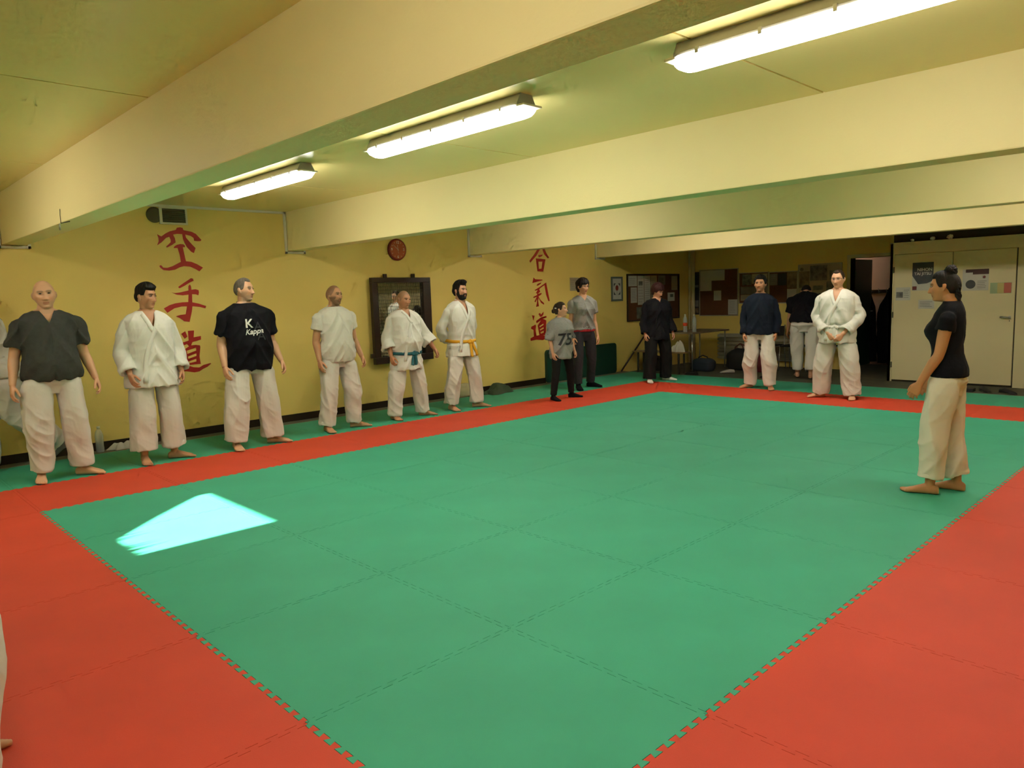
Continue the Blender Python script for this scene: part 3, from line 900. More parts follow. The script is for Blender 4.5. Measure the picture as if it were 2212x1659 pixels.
v, f = limb_mesh([(PX - .0141, -3.405, 1.545), (PX - .0152, -3.405, 1.545)], [.018, .018], 16, 1)
MB().add(v, f).build('dot', 'poster_red', o)
lines(o, PW, -3.32, -3.44, 1.38, 1.50, 5, .0021, 'ink_pale')
o = flat(PW, 'chart_paper', -3.482, -3.742, 1.305, 1.458, 'pastel_green', 'green yellow and red colour chart at the right of closet door', 'paper', 0, .002)
piece(o, PW, 'yellow_band', -3.57, -3.65, 1.31, 1.453, 'pastel_yellow', .0021)
piece(o, PW, 'red_band', -3.65, -3.738, 1.31, 1.453, 'pastel_red', .0021)
o = flat(PW, 'pinned_paper', -2.225, -2.435, 1.232, 1.43, 'paper_white', 'white sheet with small photo at the left of left closet door', 'paper', 0, .002)
piece(o, PW, 'picture', -2.235, -2.33, 1.27, 1.36, 'photo_dark', .0021)
lines(o, PW, -2.34, -2.42, 1.26, 1.40, 5, .0021)
o = flat(PW, 'pinned_paper', -2.55, -2.77, 1.10, 1.235, 'paper_white', 'small white sheet beneath the martial arts poster', 'paper', 0, .002)
lines(o, PW, -2.57, -2.75, 1.12, 1.215, 4, .0021)

# ------------------------------------------------------------------ furniture at the far end
mat('wood_light', (.30, .20, .09), rough=.55, noise=.2, nscale=4, stretch=(1, 6, 1))
mat('table_top', (.22, .17, .10), rough=.5)
t = thing('side_table', 'long narrow table with bottles along the left of the far end', 'table', (11.2, 1.4, ZF))
MB().box((-.62, -.33, .72), (.70, .33, .75), .004).build('table_top', 'table_top', t)
for x in (-.55, .62):
    for y in (-.28, .28):
        MB().tube([(x, y, 0), (x, y, .72)], .013).build('leg', 'metal_grey', t, True)
t = thing('low_bench', 'low wooden bench at the wall behind the woman in black', 'bench', (10.37, 1.62, ZF))
MB().box((-.13, -.56, .385), (.13, .56, .41), .004).build('seat', 'wood_light', t)
for y in (-.45, .45):
    for x in (-.09, .09):
        MB().box((x - .015, y - .015, 0), (x + .015, y + .015, .385)).build('leg', 'jamb_dark', t)
tag(MB().tube([(9.95, 2.22, .012), (10.62, 2.20, .60), (10.95, 2.19, .90)], .016).build('leaning_pole', 'dark_wood', None, True), 'brown wooden pole leaning low against the wall by the bench', 'pole')
def bottle(x, y, z, h, r, label, cap='white_plastic', band=None):
    t = thing('water_bottle', label, 'bottle', (x, y, z), 0, 'plastic bottles')
    v, f = limb_mesh([(0, 0, 0), (0, 0, .004), (0, 0, h * .30), (0, 0, h * .62), (0, 0, h * .80), (0, 0, h * .90), (0, 0, h * .93)], [r * .8, r, r * .94, r, r * .75, r * .36, r * .34], 16, 3)
    MB().add(v, f).build('bottle_body', 'pet', t, True)
    v, f = limb_mesh([(0, 0, h * .925), (0, 0, h)], [r * .40, r * .40], 12, 1)
    MB().add(v, f).build('cap', cap, t, True)
    if band:
        v, f = limb_mesh([(0, 0, h * .34), (0, 0, h * .52)], [r * 1.03, r * 1.03], 16, 1)
        MB().add(v, f).build('label_band', band, t, True)
pm, n_, L_, p_ = nt('pet')
p_.inputs['Base Color'].default_value = (.85, .9, .88, 1); p_.inputs['Roughness'].default_value = .12
trp = n_.new('ShaderNodeBsdfTransparent'); trp.inputs[0].default_value = (.93, .96, .95, 1)
mxp = n_.new('ShaderNodeMixShader'); mxp.inputs[0].default_value = .30
L_.new(trp.outputs[0], mxp.inputs[1]); L_.new(p_.outputs[0], mxp.inputs[2]); L_.new(mxp.outputs[0], n_['Material Output'].inputs[0])
MATS['pet'] = pm
mat('band_orange', (.75, .08, .02), rough=.5)
bottle(10.78, 1.35, ZF + .7505, .33, .042, 'tall plastic bottle with orange band on the side table', band='band_orange')
bottle(10.92, 1.24, ZF + .7505, .32, .040, 'clear plastic bottle without band on the side table')
bottle(.99, 2.20, -.0025, .27, .042, 'clear water bottle with white cap on floor behind bald man')
def heap(name, c, size, material, label, cat, seed, group=None):
    D = _D0
    n = vnoise(D * 2.0 + seed) * .5 + ridged0(D * 3.4 + seed * 2) * .35
    k = .62 + .62 * n
    P4 = np.sign(D) * np.abs(D) ** .75
    v = P4 * k[:, None] * np.array(size) * .5
    v[:, 2] = np.maximum(v[:, 2], -size[2] * .3)
    v[:, 2] -= v[:, 2].min()
    return tag(MB().add(v + np.array(c), _F0).build(name, material, None, True), label, cat, group)
def drape(name, c, size, material, label, cat, seed, group=None):
    """cloth dropped in a heap: a closed crumpled sheet with a ragged outline"""
    n = 30
    top, bot = [], []
    for i in range(n + 1):
        for j in range(n + 1):
            u, v = i / n * 2 - 1, j / n * 2 - 1
            r_ = math.hypot(u, v)
            a = math.atan2(v, u)
            k = max(abs(u), abs(v))
            e = .80 + .28 * math.sin(a * 2 + seed) * .5 + .16 * math.sin(a * 5 + seed * 2)
            s_ = k / r_ * e if r_ > 1e-6 else 1
            top.append((u * s_, v * s_, k))
    T_ = np.array(top)
    q = T_[:, :2] * 2.2 + seed
    h = (1 - T_[:, 2] ** 2.2) * (.35 + .9 * vnoise(np.column_stack([q, np.full(len(q), seed)])) ** 1.3) + .16 * ridged0(np.column_stack([q * 2.6, np.full(len(q), seed + 2.0)])) * (1 - T_[:, 2] ** 4)
    V = np.column_stack([T_[:, 0] * size[0] / 2, T_[:, 1] * size[1] / 2, .006 + h * size[2]])
    B = np.column_stack([V[:, 0], V[:, 1], np.zeros(len(V))])
    f, N = [], n + 1
    for i in range(n):
        for j in range(n):
            a = i * N + j
            f.append((a, a + N, a + N + 1, a + 1))
            f.append((a + N * N, a + 1 + N * N, a + N + 1 + N * N, a + N + N * N))
    rim = [i * N for i in range(N)] + [n * N + j for j in range(1, N)] + [i * N + n for i in range(n - 1, -1, -1)] + [j for j in range(n - 1, 0, -1)]
    for p, q_ in zip(rim, rim[1:] + rim[:1]):
        f.append((p, q_, q_ + N * N, p + N * N))
    return tag(MB().add(np.vstack([V, B]) + np.array(c), f).build(name, material, None, True), label, cat, group)
mat('cloth_white', (.62, .61, .55), rough=.9); mat('bag_blue', (.018, .030, .045), rough=.7); mat('bag_pink', (.16, .085, .065), rough=.8)
mat('bag_red', (.13, .006, .012), rough=.7); mat('bag_black', (.008, .008, .008), rough=.7); mat('cloth_green', (.045, .070, .036), rough=.9, bump=.4, bscale=20)
mat('cloth_cream', (.55, .48, .28), rough=.9); mat('strap_brown', (.09, .025, .012), rough=.6)
drape('cloth', (1.20, 2.19, -.003), (.30, .18, .08), 'cloth_white', 'white cloth on the floor beside the water bottle behind bald man', 'cloth', 3)
drape('cloth', (10.36, 1.24, ZF + .4105), (.24, .30, .20), 'cloth_white', 'white garment heaped on the low bench', 'garment', 5)
heap('cloth', (10.12, 1.28, ZF), (.10, .10, .40), 'cloth_white', 'white garment hanging from the low bench behind black trousers', 'garment', 8)
drape('towel', (6.58, 2.04, 0.0), (.76, .40, .12), 'cloth_green', 'crumpled dark green towel at the wall behind the yellow-belted man', 'towel', 6)
heap('bag', (5.98, 2.19, -.003), (.40, .15, .26), 'cloth_cream', 'cream cloth bag slumped at the wall between the yellow-belted man\'s legs', 'bag', 9)
def bag(c, size, material, label, seed, strap):
    t = thing('gym_bag', label, 'bag', c, 0, 'bags on the far floor')
    D = _D0
    n = vnoise(D * 2.2 + seed) * .4 + ridged0(D * 3 + seed) * .2
    P4 = np.sign(D) * np.abs(D) ** .6
    v = P4 * (.72 + .45 * n)[:, None] * np.array(size) * .5
    v[:, 2] = np.maximum(v[:, 2], -size[2] * .36)
    v[:, 2] -= v[:, 2].min()
    MB().add(v, _F0).build('bag_body', material, t, True)
    h = size[2] * .72
    MB().tube([(-.02, -size[1] * .25, h * .9), (-.03, -size[1] * .18, h * 1.25), (-.03, size[1] * .0, h * 1.38), (-.02, size[1] * .18, h * 1.2), (-.01, size[1] * .25, h * .85)], .011, 8).build('strap', strap, t, True)
bag((11.05, 1.12, ZF), (.36, .50, .30), 'bag_blue', 'dark blue bag on the floor beneath the side table', 2, 'bag_black')
bag((12.08, .93, ZF), (.22, .34, .46), 'bag_pink', 'dusty pink bag standing behind the dark blue bag', 4, 'bag_pink')
bag((11.55, .62, ZF), (.36, .62, .50), 'bag_black', 'large black sports bag left of the man in navy jumper', 6, 'strap_brown')
bag((11.38, .16, ZF), (.28, .30, .44), 'bag_red', 'dark red bag seen between the legs in pale trousers', 8, 'bag_red')
bag((10.72, 2.02, ZF), (.30, .52, .34), 'bag_black', 'black backpack behind the low bench', 10, 'bag_black')
def shoe(x, y, rz, material, label, L_=.26):
    t = thing('shoe', label, 'shoe', (x, y, ZF + .0005), rz, 'shoes at the mat edge')
    rings = []
    th = np.linspace(0, 2 * np.pi, 14, endpoint=False)
    for a, h, wy in ((-.13, .04, .028), (-.12, .065, .036), (-.05, .075, .038), (.02, .06, .040), (.08, .045, .045), (.125, .03, .032), (.14, .02, .012)):
        rings.append(np.array([(a * L_ / .27, wy * math.cos(q), max(.008, h * .5 + h * .5 * math.sin(q))) for q in th]))
    v, f = rings_mesh(rings)
    MB().add(v, f).build('upper', material, t, True)
    MB().prism([(-.135, -.03), (-.05, -.036), (.08, -.046), (.142, -.01), (.142, .01), (.08, .046), (-.05, .036), (-.135, .03)], 2, 0, .012).build('sole', 'jamb_dark', t)
mat('shoe_black', (.010, .010, .010), rough=.6); mat('shoe_white', (.42, .40, .34), rough=.6)
shoe(10.92, .55, 2.2, 'shoe_white', 'pale slipper on the floor left of the pale trousers')
shoe(11.15, .22, 1.2, 'shoe_white', 'pale slipper between the legs in pale trousers')
shoe(10.35, .95, 1.6, 'shoe_black', 'black shoe at the mat edge beside the white socks')
shoe(10.50, -.42, 1.4, 'shoe_black', 'black shoe lying left of the bending man')
shoe(10.46, -3.62, -2.6, 'shoe_black', 'black shoe nearest the woman with bun, under the closet door')
shoe(10.40, -3.90, -2.2, 'shoe_black', 'black shoe second from the woman with bun, under the closet')
shoe(10.34, -4.20, -2.4, 'shoe_black', 'black shoe at the right edge of the photo below the closet')
tag(MB().box((10.35, -3.50, ZF), (10.50, -3.10, ZF + .05), .008).build('flat_case', 'shoe_black'), 'flat black case on the floor behind the woman with bun', 'case')

# leaning green gym mat
t = thing('gym_mat', 'dark green gym mat standing upright against the wall behind two women', 'gym mat', (8.88, YW - .004, -.003), 0)
mat('gym_green', (.006, .048, .030), rough=.5, noise=.1, nscale=3)
def rounded(hw_, z1, r_):
    L = []
    for cx, cz, a0 in ((hw_ - r_, r_, -90), (hw_ - r_, z1 - r_, 0), (-hw_ + r_, z1 - r_, 90), (-hw_ + r_, r_, 180)):
        for k in range(5):
            a = R(a0 + k * 22.5)
            L.append((cx + r_ * math.cos(a), cz + r_ * math.sin(a)))
    return L
MB().prism(rounded(.955, .56, .06), 1, -.055, .0).build('pad', 'gym_green', t)
MB().box((-.955, -.058, .28), (.955, -.054, .286)).build('seam', 'gym_green', t)

# radiator
t = thing('radiator', 'cream radiator with horizontal slats under the far noticeboards', 'radiator', (XF, .75, .08))
mat('radiator_cream', (.40, .38, .28), rough=.5)
MB().box((-.05, -.80, 0), (-.01, .80, .52)).build('body', 'radiator_cream', t)
for k in range(7):
    MB().box((-.09, -.82, .01 + k * .073), (-.05, .82, .066 + k * .073), .006).build('slat', 'radiator_cream', t)

# stacked-arm metal chairs in front of the radiator
def chair(y, label):
    t = thing('metal_chair', label, 'chair', (11.98, y, ZF), math.pi, 'metal chairs by the far wall')
    MB().box((-.19, -.20, .435), (.21, .20, .465), .012).build('seat', 'bag_black', t)
    MB().box((-.235, -.19, .62), (-.205, .19, .80), .010).build('backrest', 'bag_black', t)
    for s in (-1, 1):
        MB().tube([(.22, s * .21, 0), (.19, s * .20, .43), (-.15, s * .20, .44)], .011).build('leg', 'metal_grey', t, True)
        MB().tube([(-.25, s * .21, 0), (-.19, s * .20, .43), (-.23, s * .19, .82)], .011).build('leg', 'metal_grey', t, True)
    MB().tube([(.205, -.20, .18), (.205, .20, .18)], .008).build('stretcher', 'metal_grey', t, True)
chair(.28, 'metal chair with black seat beside the red bag')
chair(-.22, 'metal chair with black seat, left of the bending man')
chair(-.74, 'metal chair with black seat, between bending man and glasses-wearing man')
# ================================================================== people: one continuous body each, clothing as parts
DG = None
def to_mesh(mb_list, voxel, smooth_it=2, ratio=None, keep=None):
    """join closed shapes -> voxel remesh -> smooth -> (weighted) decimate; returns (verts, tri faces) as numpy"""
    m = MB()
    for v, f in mb_list:
        m.add(v, f)
    me = mesh(m.v, m.f)
    o = bpy.data.objects.new('tmp', me)
    C.objects.link(o)
    md = o.modifiers.new('r', 'REMESH')
    md.mode = 'VOXEL'
    md.voxel_size = voxel
    if smooth_it:
        sm = o.modifiers.new('s', 'SMOOTH')
        sm.factor = 0.5
        sm.iterations = smooth_it
    dg = bpy.context.evaluated_depsgraph_get()
    me2 = bpy.data.meshes.new_from_object(o.evaluated_get(dg))
    bpy.data.objects.remove(o)
    bpy.data.meshes.remove(me)
    if ratio:
        o = bpy.data.objects.new('tmp', me2)
        C.objects.link(o)
        md = o.modifiers.new('d', 'DECIMATE')
        md.ratio = ratio
        if keep is not None:
            co = np.zeros(len(me2.vertices) * 3)
            me2.vertices.foreach_get('co', co)
            k = keep(co.reshape(-1, 3))
            vg = o.vertex_groups.new(name='k')
            vg.add([int(i) for i in np.nonzero(~k)[0]], 1.0, 'REPLACE')
            md.vertex_group = 'k'
            md.vertex_group_factor = 10.0
        dg = bpy.context.evaluated_depsgraph_get()
        me3 = bpy.data.meshes.new_from_object(o.evaluated_get(dg))
        bpy.data.objects.remove(o)
        bpy.data.meshes.remove(me2)
        me2 = me3
    return me2

def mesh_co(me):
    co = np.zeros(len(me.vertices) * 3)
    me.vertices.foreach_get('co', co)
    return co.reshape(-1, 3)

def mesh_no(me):
    co = np.zeros(len(me.vertices) * 3)
    me.vertices.foreach_get('normal', co)
    return co.reshape(-1, 3)

def set_co(me, co):
    me.vertices.foreach_set('co', co.ravel())
    me.update()

def smooth_shade(me):
    me.polygons.foreach_set('use_smooth', np.ones(len(me.polygons), dtype=bool))

def set_tone(me, col):
    a = me.color_attributes.new('tone', 'FLOAT_COLOR', 'POINT')
    c = np.ones((len(me.vertices), 4))
    c[:, :3] = col
    a.data.foreach_set('color', c.ravel())

def drop_faces(me, mask_fn):
    bm = bmesh.new()
    bm.from_mesh(me)
    kill = [f for f in bm.faces if mask_fn(f.calc_center_median())]
    bmesh.ops.delete(bm, geom=kill, context='FACES')
    bm.to_mesh(me)
    bm.free()

# ------------------------------------------------------------------ head
NLA, NLO = 90, 112
_la = np.linspace(-np.pi / 2, np.pi / 2, NLA)
_lo = np.linspace(-np.pi, np.pi, NLO, endpoint=False)
_D = np.array([[math.cos(a) * math.cos(b), math.cos(a) * math.sin(b), math.sin(a)] for a in _la for b in _lo])
def _sphere_faces():
    f = []
    for i in range(NLA - 1):
        for k in range(NLO):
            a, b = i * NLO + k, i * NLO + (k + 1) % NLO
            f.append((a, b, b + NLO, a + NLO))
    return f
_SF = _sphere_faces()

def G(d, s):
    return np.exp(-0.5 * (d / s) ** 2)

def head_points(D, P):
    """x forward, y left, z up, centre of skull; about 0.235 tall"""
    dx, dy, dz = D[:, 0], D[:, 1], D[:, 2]
    W = P.get('width', 1.0)
    x, y, z = 0.098 * dx, 0.0765 * W * dy, 0.118 * dz
    up = sstep(0.0, 0.9, dz)
    x = x + np.where(dx < 0, -0.012 * sstep(0, 1, -dx) * G(dz - 0.25, 0.45), 0)
    low = sstep(-0.05, -0.95, dz)
    jaw = P.get('jaw', 1.0)
    y = y * (1 - (0.20 + 0.12 * (1 - jaw)) * low)
    y = y * (1 + 0.35 * sstep(-0.75, -1.0, dz) * (dx > 0))
    x = np.where(dx < 0, x * (1 - 0.42 * low), x)
    x = np.where(dx > 0, x * (1 - 0.10 * sstep(0.55, 1.0, dx)), x)
    fr = sstep(0.25, 0.7, dx)
    # forehead slope
    x = x - fr * 0.006 * sstep(0.035, 0.09, z)
    # chin carries the lower face forward
    x = x + sstep(0.05, 0.5, dx) * 0.022 * sstep(-0.55, -0.95, dz)
    z = z - 0.004 * sstep(-0.8, -1.0, dz) * fr
    n = P.get('nose', 1.0)
    tip = np.clip((0.020 - z) / 0.058, 0, 1)
    nose = np.where((z < 0.024) & (z > -0.047), (0.003 + 0.024 * n * tip ** 1.3), 0)
    nose = nose * sstep(-0.047, -0.036, z) * sstep(0.026, 0.012, z)
    x = x + fr * nose * G(y, 0.0075 + 0.0055 * tip)
    x = x + fr * 0.007 * n * (G(y - 0.013, 0.005) + G(y + 0.013, 0.005)) * G(z + 0.036, 0.007)
    for s in (-1, 1):
        x = x - fr * 0.0115 * G(y - s * 0.031, 0.0145) * G(z - 0.012, 0.0105)
        x = x + fr * 0.0055 * G(y - s * 0.030, 0.020) * G(z - 0.031, 0.006)
        x = x + fr * 0.005 * G(y - s * 0.047, 0.016) * G(z + 0.018, 0.015)
        x = x - fr * 0.004 * G(y - s * 0.048, 0.012) * G(z + 0.062, 0.016)
    x = x + fr * 0.0065 * G(y, 0.021) * (G(z + 0.058, 0.0055) + 1.05 * G(z + 0.0705, 0.006))
    x = x - fr * 0.0045 * G(y, 0.024) * G(z + 0.064, 0.0028)
    x = x - fr * 0.004 * G(y, 0.02) * G(z + 0.083, 0.006)
    x = x + fr * 0.007 * G(y, 0.019) * G(z + 0.100, 0.012)
    return np.stack([x, y, z], 1)

def ear(side):
    pts = []
    v, f = limb_mesh([(-0.012, side * .074, .026), (-0.014, side * .083, .016), (-0.012, side * .086, 0.0), (-0.006, side * .083, -.018), (-0.002, side * .076, -.030)],
                     [(.012, .005), (.016, .006), (.0165, .006), (.012, .0055), (.007, .005)], 10, 3, ref=(1, 0, 0))
    return v, f

def Hm(loc, yaw, pitch, roll, sc):
    return (Matrix.Translation(loc) @ Matrix.Rotation(yaw, 4, 'Z') @ Matrix.Rotation(pitch, 4, 'Y') @ Matrix.Rotation(roll, 4, 'X') @ Matrix.Scale(sc, 4))

def xf(M, v):
    v = np.asarray(v, float)
    A = np.array(M)
    return v @ A[:3, :3].T + A[:3, 3]

def face_tone(co_h, P, base):
    """vertex colours of the skin from head-local coordinates"""
    n = len(co_h)
    col = np.tile(np.array(base), (n, 1))
    x, y, z = co_h[:, 0], co_h[:, 1], co_h[:, 2]
    front = sstep(0.02, 0.05, x) * (np.abs(y) < .085) * (z > -.14)
    def mix(m, c):
        nonlocal col
        m = np.clip(m, 0, 1)[:, None]
        col = col * (1 - m) + np.array(c) * m
    b = np.array(base)
    # warm cheeks and nose
    for s in (-1, 1):
        mix(front * .35 * G(y - s * .04, .018) * G(z + .025, .018), b * (1.05, .72, .70))
    mix(front * .3 * G(y, .012) * G(z + .030, .012), b * (1.05, .75, .72))
    # lips
    mix(front * .75 * sstep(.024, .018, np.abs(y)) * G(z + .0645, .0085), b * np.array(P.get('lip', (.82, .48, .45))))
    mix(front * .7 * sstep(.025, .02, np.abs(y)) * G(z + .0642, .0022), b * (.30, .18, .16))
    hair = np.array(P.get('hair_col', (.02, .012, .008)))
    # eyebrows
    for s in (-1, 1):
        arch = .0315 - 9.0 * (y - s * .033) ** 2
        mix(front * P.get('brow', .8) * sstep(.024, .016, np.abs(y - s * .031)) * G(z - arch, .0042), hair * 1.1 + .004)
        # lashes and lid shade follow the rim of the eye
        mix(front * .55 * sstep(.018, .012, np.abs(y - s * .031)) * G(z - .016, .0028), b * .28)
    st = P.get('stubble', 0)
    if st:
        bm_ = sstep(-.040, -.062, z + .25 * np.abs(y) * 0) * sstep(-.02, .01, x) * (z > -.15)
        bm_ = np.maximum(bm_, sstep(.05, .06, np.abs(y)) * sstep(.005, -.03, z) * sstep(-.025, 0.0, x) * (z > -.15))
        mous = front * G(z + .050, .006) * sstep(.034, .026, np.abs(y))
        lipz = front * sstep(.020, .014, np.abs(y)) * G(z + .0645, .006)
        mix(st * np.clip(np.maximum(bm_, mous) - lipz, 0, 1), hair * 1.5 + b * .12)
    bz = P.get('buzz', 0)
    if bz:
        az = np.arctan2(np.abs(y), x)
        line = P.get('buzz_line', .072) - sstep(.5, 1.4, az) * .085 - sstep(1.6, 2.6, az) * .04
        m = sstep(-.004, .010, z - line) * (z > -.09)
        if P.get('bald_top'):
            m = m * (1 - sstep(.055, .085, z + .0 * x) )
        mix(bz * m, hair * 1.3 + b * .15)
    return col

def hair_shell(P, thick_fn, line_fn, seed=0, strand=.0025):
    hp = head_points(_D, P)
    nrm = hp / np.array([.0096, .0058, .0139]) / 1.0
    nrm = nrm / np.linalg.norm(nrm, axis=1)[:, None]
    x, y, z = hp.T
    az = np.arctan2(np.abs(y), x)
    m = z - line_fn(az, y, x)
    k = sstep(-.002, .014, m)
    t = thick_fn(hp, az)
    sn = vnoise(np.stack([az * 14 + y * 30 + seed, z * 18 + 3, x * 30 + 9], 1)) - .5
    sn2 = vnoise(np.stack([az * 34 + seed * 2, z * 14 + 7, y * 60], 1)) - .5
    h = k * (t + strand * 2.2 * sn * (1 + 20 * t) + strand * sn2) - (1 - k) * .012
    v = hp + nrm * h[:, None]
    return v, _SF

# ------------------------------------------------------------------ hand and foot
def hand_shapes(wrist, d, n, t, sc, curl=0.55, spread=0.12, thumb=0.6):
    """d: along the fingers, n: palm side normal (fingers curl to it), t: thumb side"""
    d, n, t = (np.asarray(a, float) for a in (d, n, t))
    d /= np.linalg.norm(d)
    n = n - d * (n @ d); n /= np.linalg.norm(n)
    t = t - d * (t @ d) - n * (t @ n); t /= np.linalg.norm(t)
    w = np.asarray(wrist, float)
    out = []
    P = [w - d * .025 * sc, w + d * .01 * sc, w + d * .045 * sc, w + d * .088 * sc + n * .004 * sc]
    out.append(limb_mesh(P, [(.026 * sc, .020 * sc), (.029 * sc, .019 * sc), (.041 * sc, .017 * sc), (.040 * sc, .0135 * sc)], 14, 3, ref=t, power=2.6))
    L = [.070, .082, .076, .060]
    for i in range(4):
        off = (.0300 - .0200 * i)
        base = w + (d * (.078 + (.008 if i in (1, 2) else 0)) + t * off) * sc + n * .002 * sc
        dirv = d + t * (1.5 - i) * spread * .5
        dirv /= np.linalg.norm(dirv)
        seg = np.array([.46, .30, .24]) * L[i] * sc
        pts = [base]
        ang = 0.0
        cc = curl * (1 + .12 * i)
        for q in range(3):
            ang += cc * (.55, .95, .75)[q]
            v = dirv * math.cos(ang) + n * math.sin(ang)
            pts.append(pts[-1] + v * seg[q])
        r = (.0088, .0090, .0086, .0076)[i] * sc
        out.append(limb_mesh(pts, [r * 1.05, r, r * .92, r * .72], 8, 2, ref=t))
    tb = w + (d * .018 + t * .024 + n * .006) * sc
    v1 = d * .72 + t * (.62 * thumb + .1) + n * .42
    v1 /= np.linalg.norm(v1)
    v2 = d * .9 + t * .12 + n * .42
    v2 /= np.linalg.norm(v2)
    p1 = tb + v1 * .046 * sc
    p2 = p1 + v2 * .032 * sc
    p3 = p2 + v2 * .024 * sc
    out.append(limb_mesh([tb, p1, p2, p3], [.0135 * sc, .0112 * sc, .0104 * sc, .0075 * sc], 8, 2, ref=n))
    return out

def foot_shapes(pos, yaw, sc, side, toes=True, pitch=0.0, grow=0.0):
    """pos: point on the floor under the ankle; side +1 left foot"""
    c, s = math.cos(yaw), math.sin(yaw)
    f = np.array([c * math.cos(pitch), s * math.cos(pitch), -math.sin(pitch)])
    l = np.array([-s, c, 0.0])
    u = np.cross(f, l)
    p0 = np.asarray(pos, float)
    def Pt(a, b, h):
        return p0 + (f * a + l * b * side + u * h) * sc
    g = grow
    out = []
    rings = [(-.062, 0, .030, .022, .026), (-.052, 0, .034, .031, .033), (-.02, 0, .042, .034, .042), (.03, .0, .042, .033, .041), (.07, .002, .034, .038, .033),
             (.115, .005, .025, .045, .0235), (.145, .004, .020, .047, .0185), (.165, .001, .017, .042, .0145)]
    if not toes:
        rings += [(.190, -.006, .016, .034, .013), (.205, -.012, .015, .020, .010)]
    R_ = []
    th = np.linspace(0, 2 * np.pi, 16, endpoint=False)
    for a, b, h, wy, hz in rings:
        cc = np.sign(np.cos(th)) * np.abs(np.cos(th)) ** .85
        ss = np.sign(np.sin(th)) * np.abs(np.sin(th)) ** .75
        ring = np.array([Pt(a, b + (wy + g) * cc[i], max(h + (hz + g) * ss[i], 0.001)) for i in range(16)])
        R_.append(ring)
    out.append(rings_mesh(R_))
    if toes:
        for i, (b, a, r) in enumerate([(-.028, .212, .0135), (-.009, .208, .0095), (.006, .200, .009), (.020, .190, .0085), (.033, .176, .0085)]):
            out.append(limb_mesh([Pt(.145, b * .95, .017), Pt(a - .025, b, .0155), Pt(a - .004, b, .0115)], [r * 1.05 * sc, r * sc, r * .8 * sc], 8, 3, ref=(0, 0, 1)))
    return out

# ------------------------------------------------------------------ torso sections (for a 1.75 m figure): z, half width, half depth, forward shift
TORSO = np.array([
    (.80, .115, .085, -.005), (.86, .160, .112, -.012), (.93, .168, .118, -.012), (1.00, .158, .108, -.004), (1.08, .148, .103, .004), (1.16, .152, .107, .008),
    (1.25, .163, .113, .008), (1.33, .172, .113, .002), (1.40, .177, .098, -.006), (1.445, .156, .080, -.012), (1.475, .110, .066, -.016), (1.505, .066, .060, -.014)])

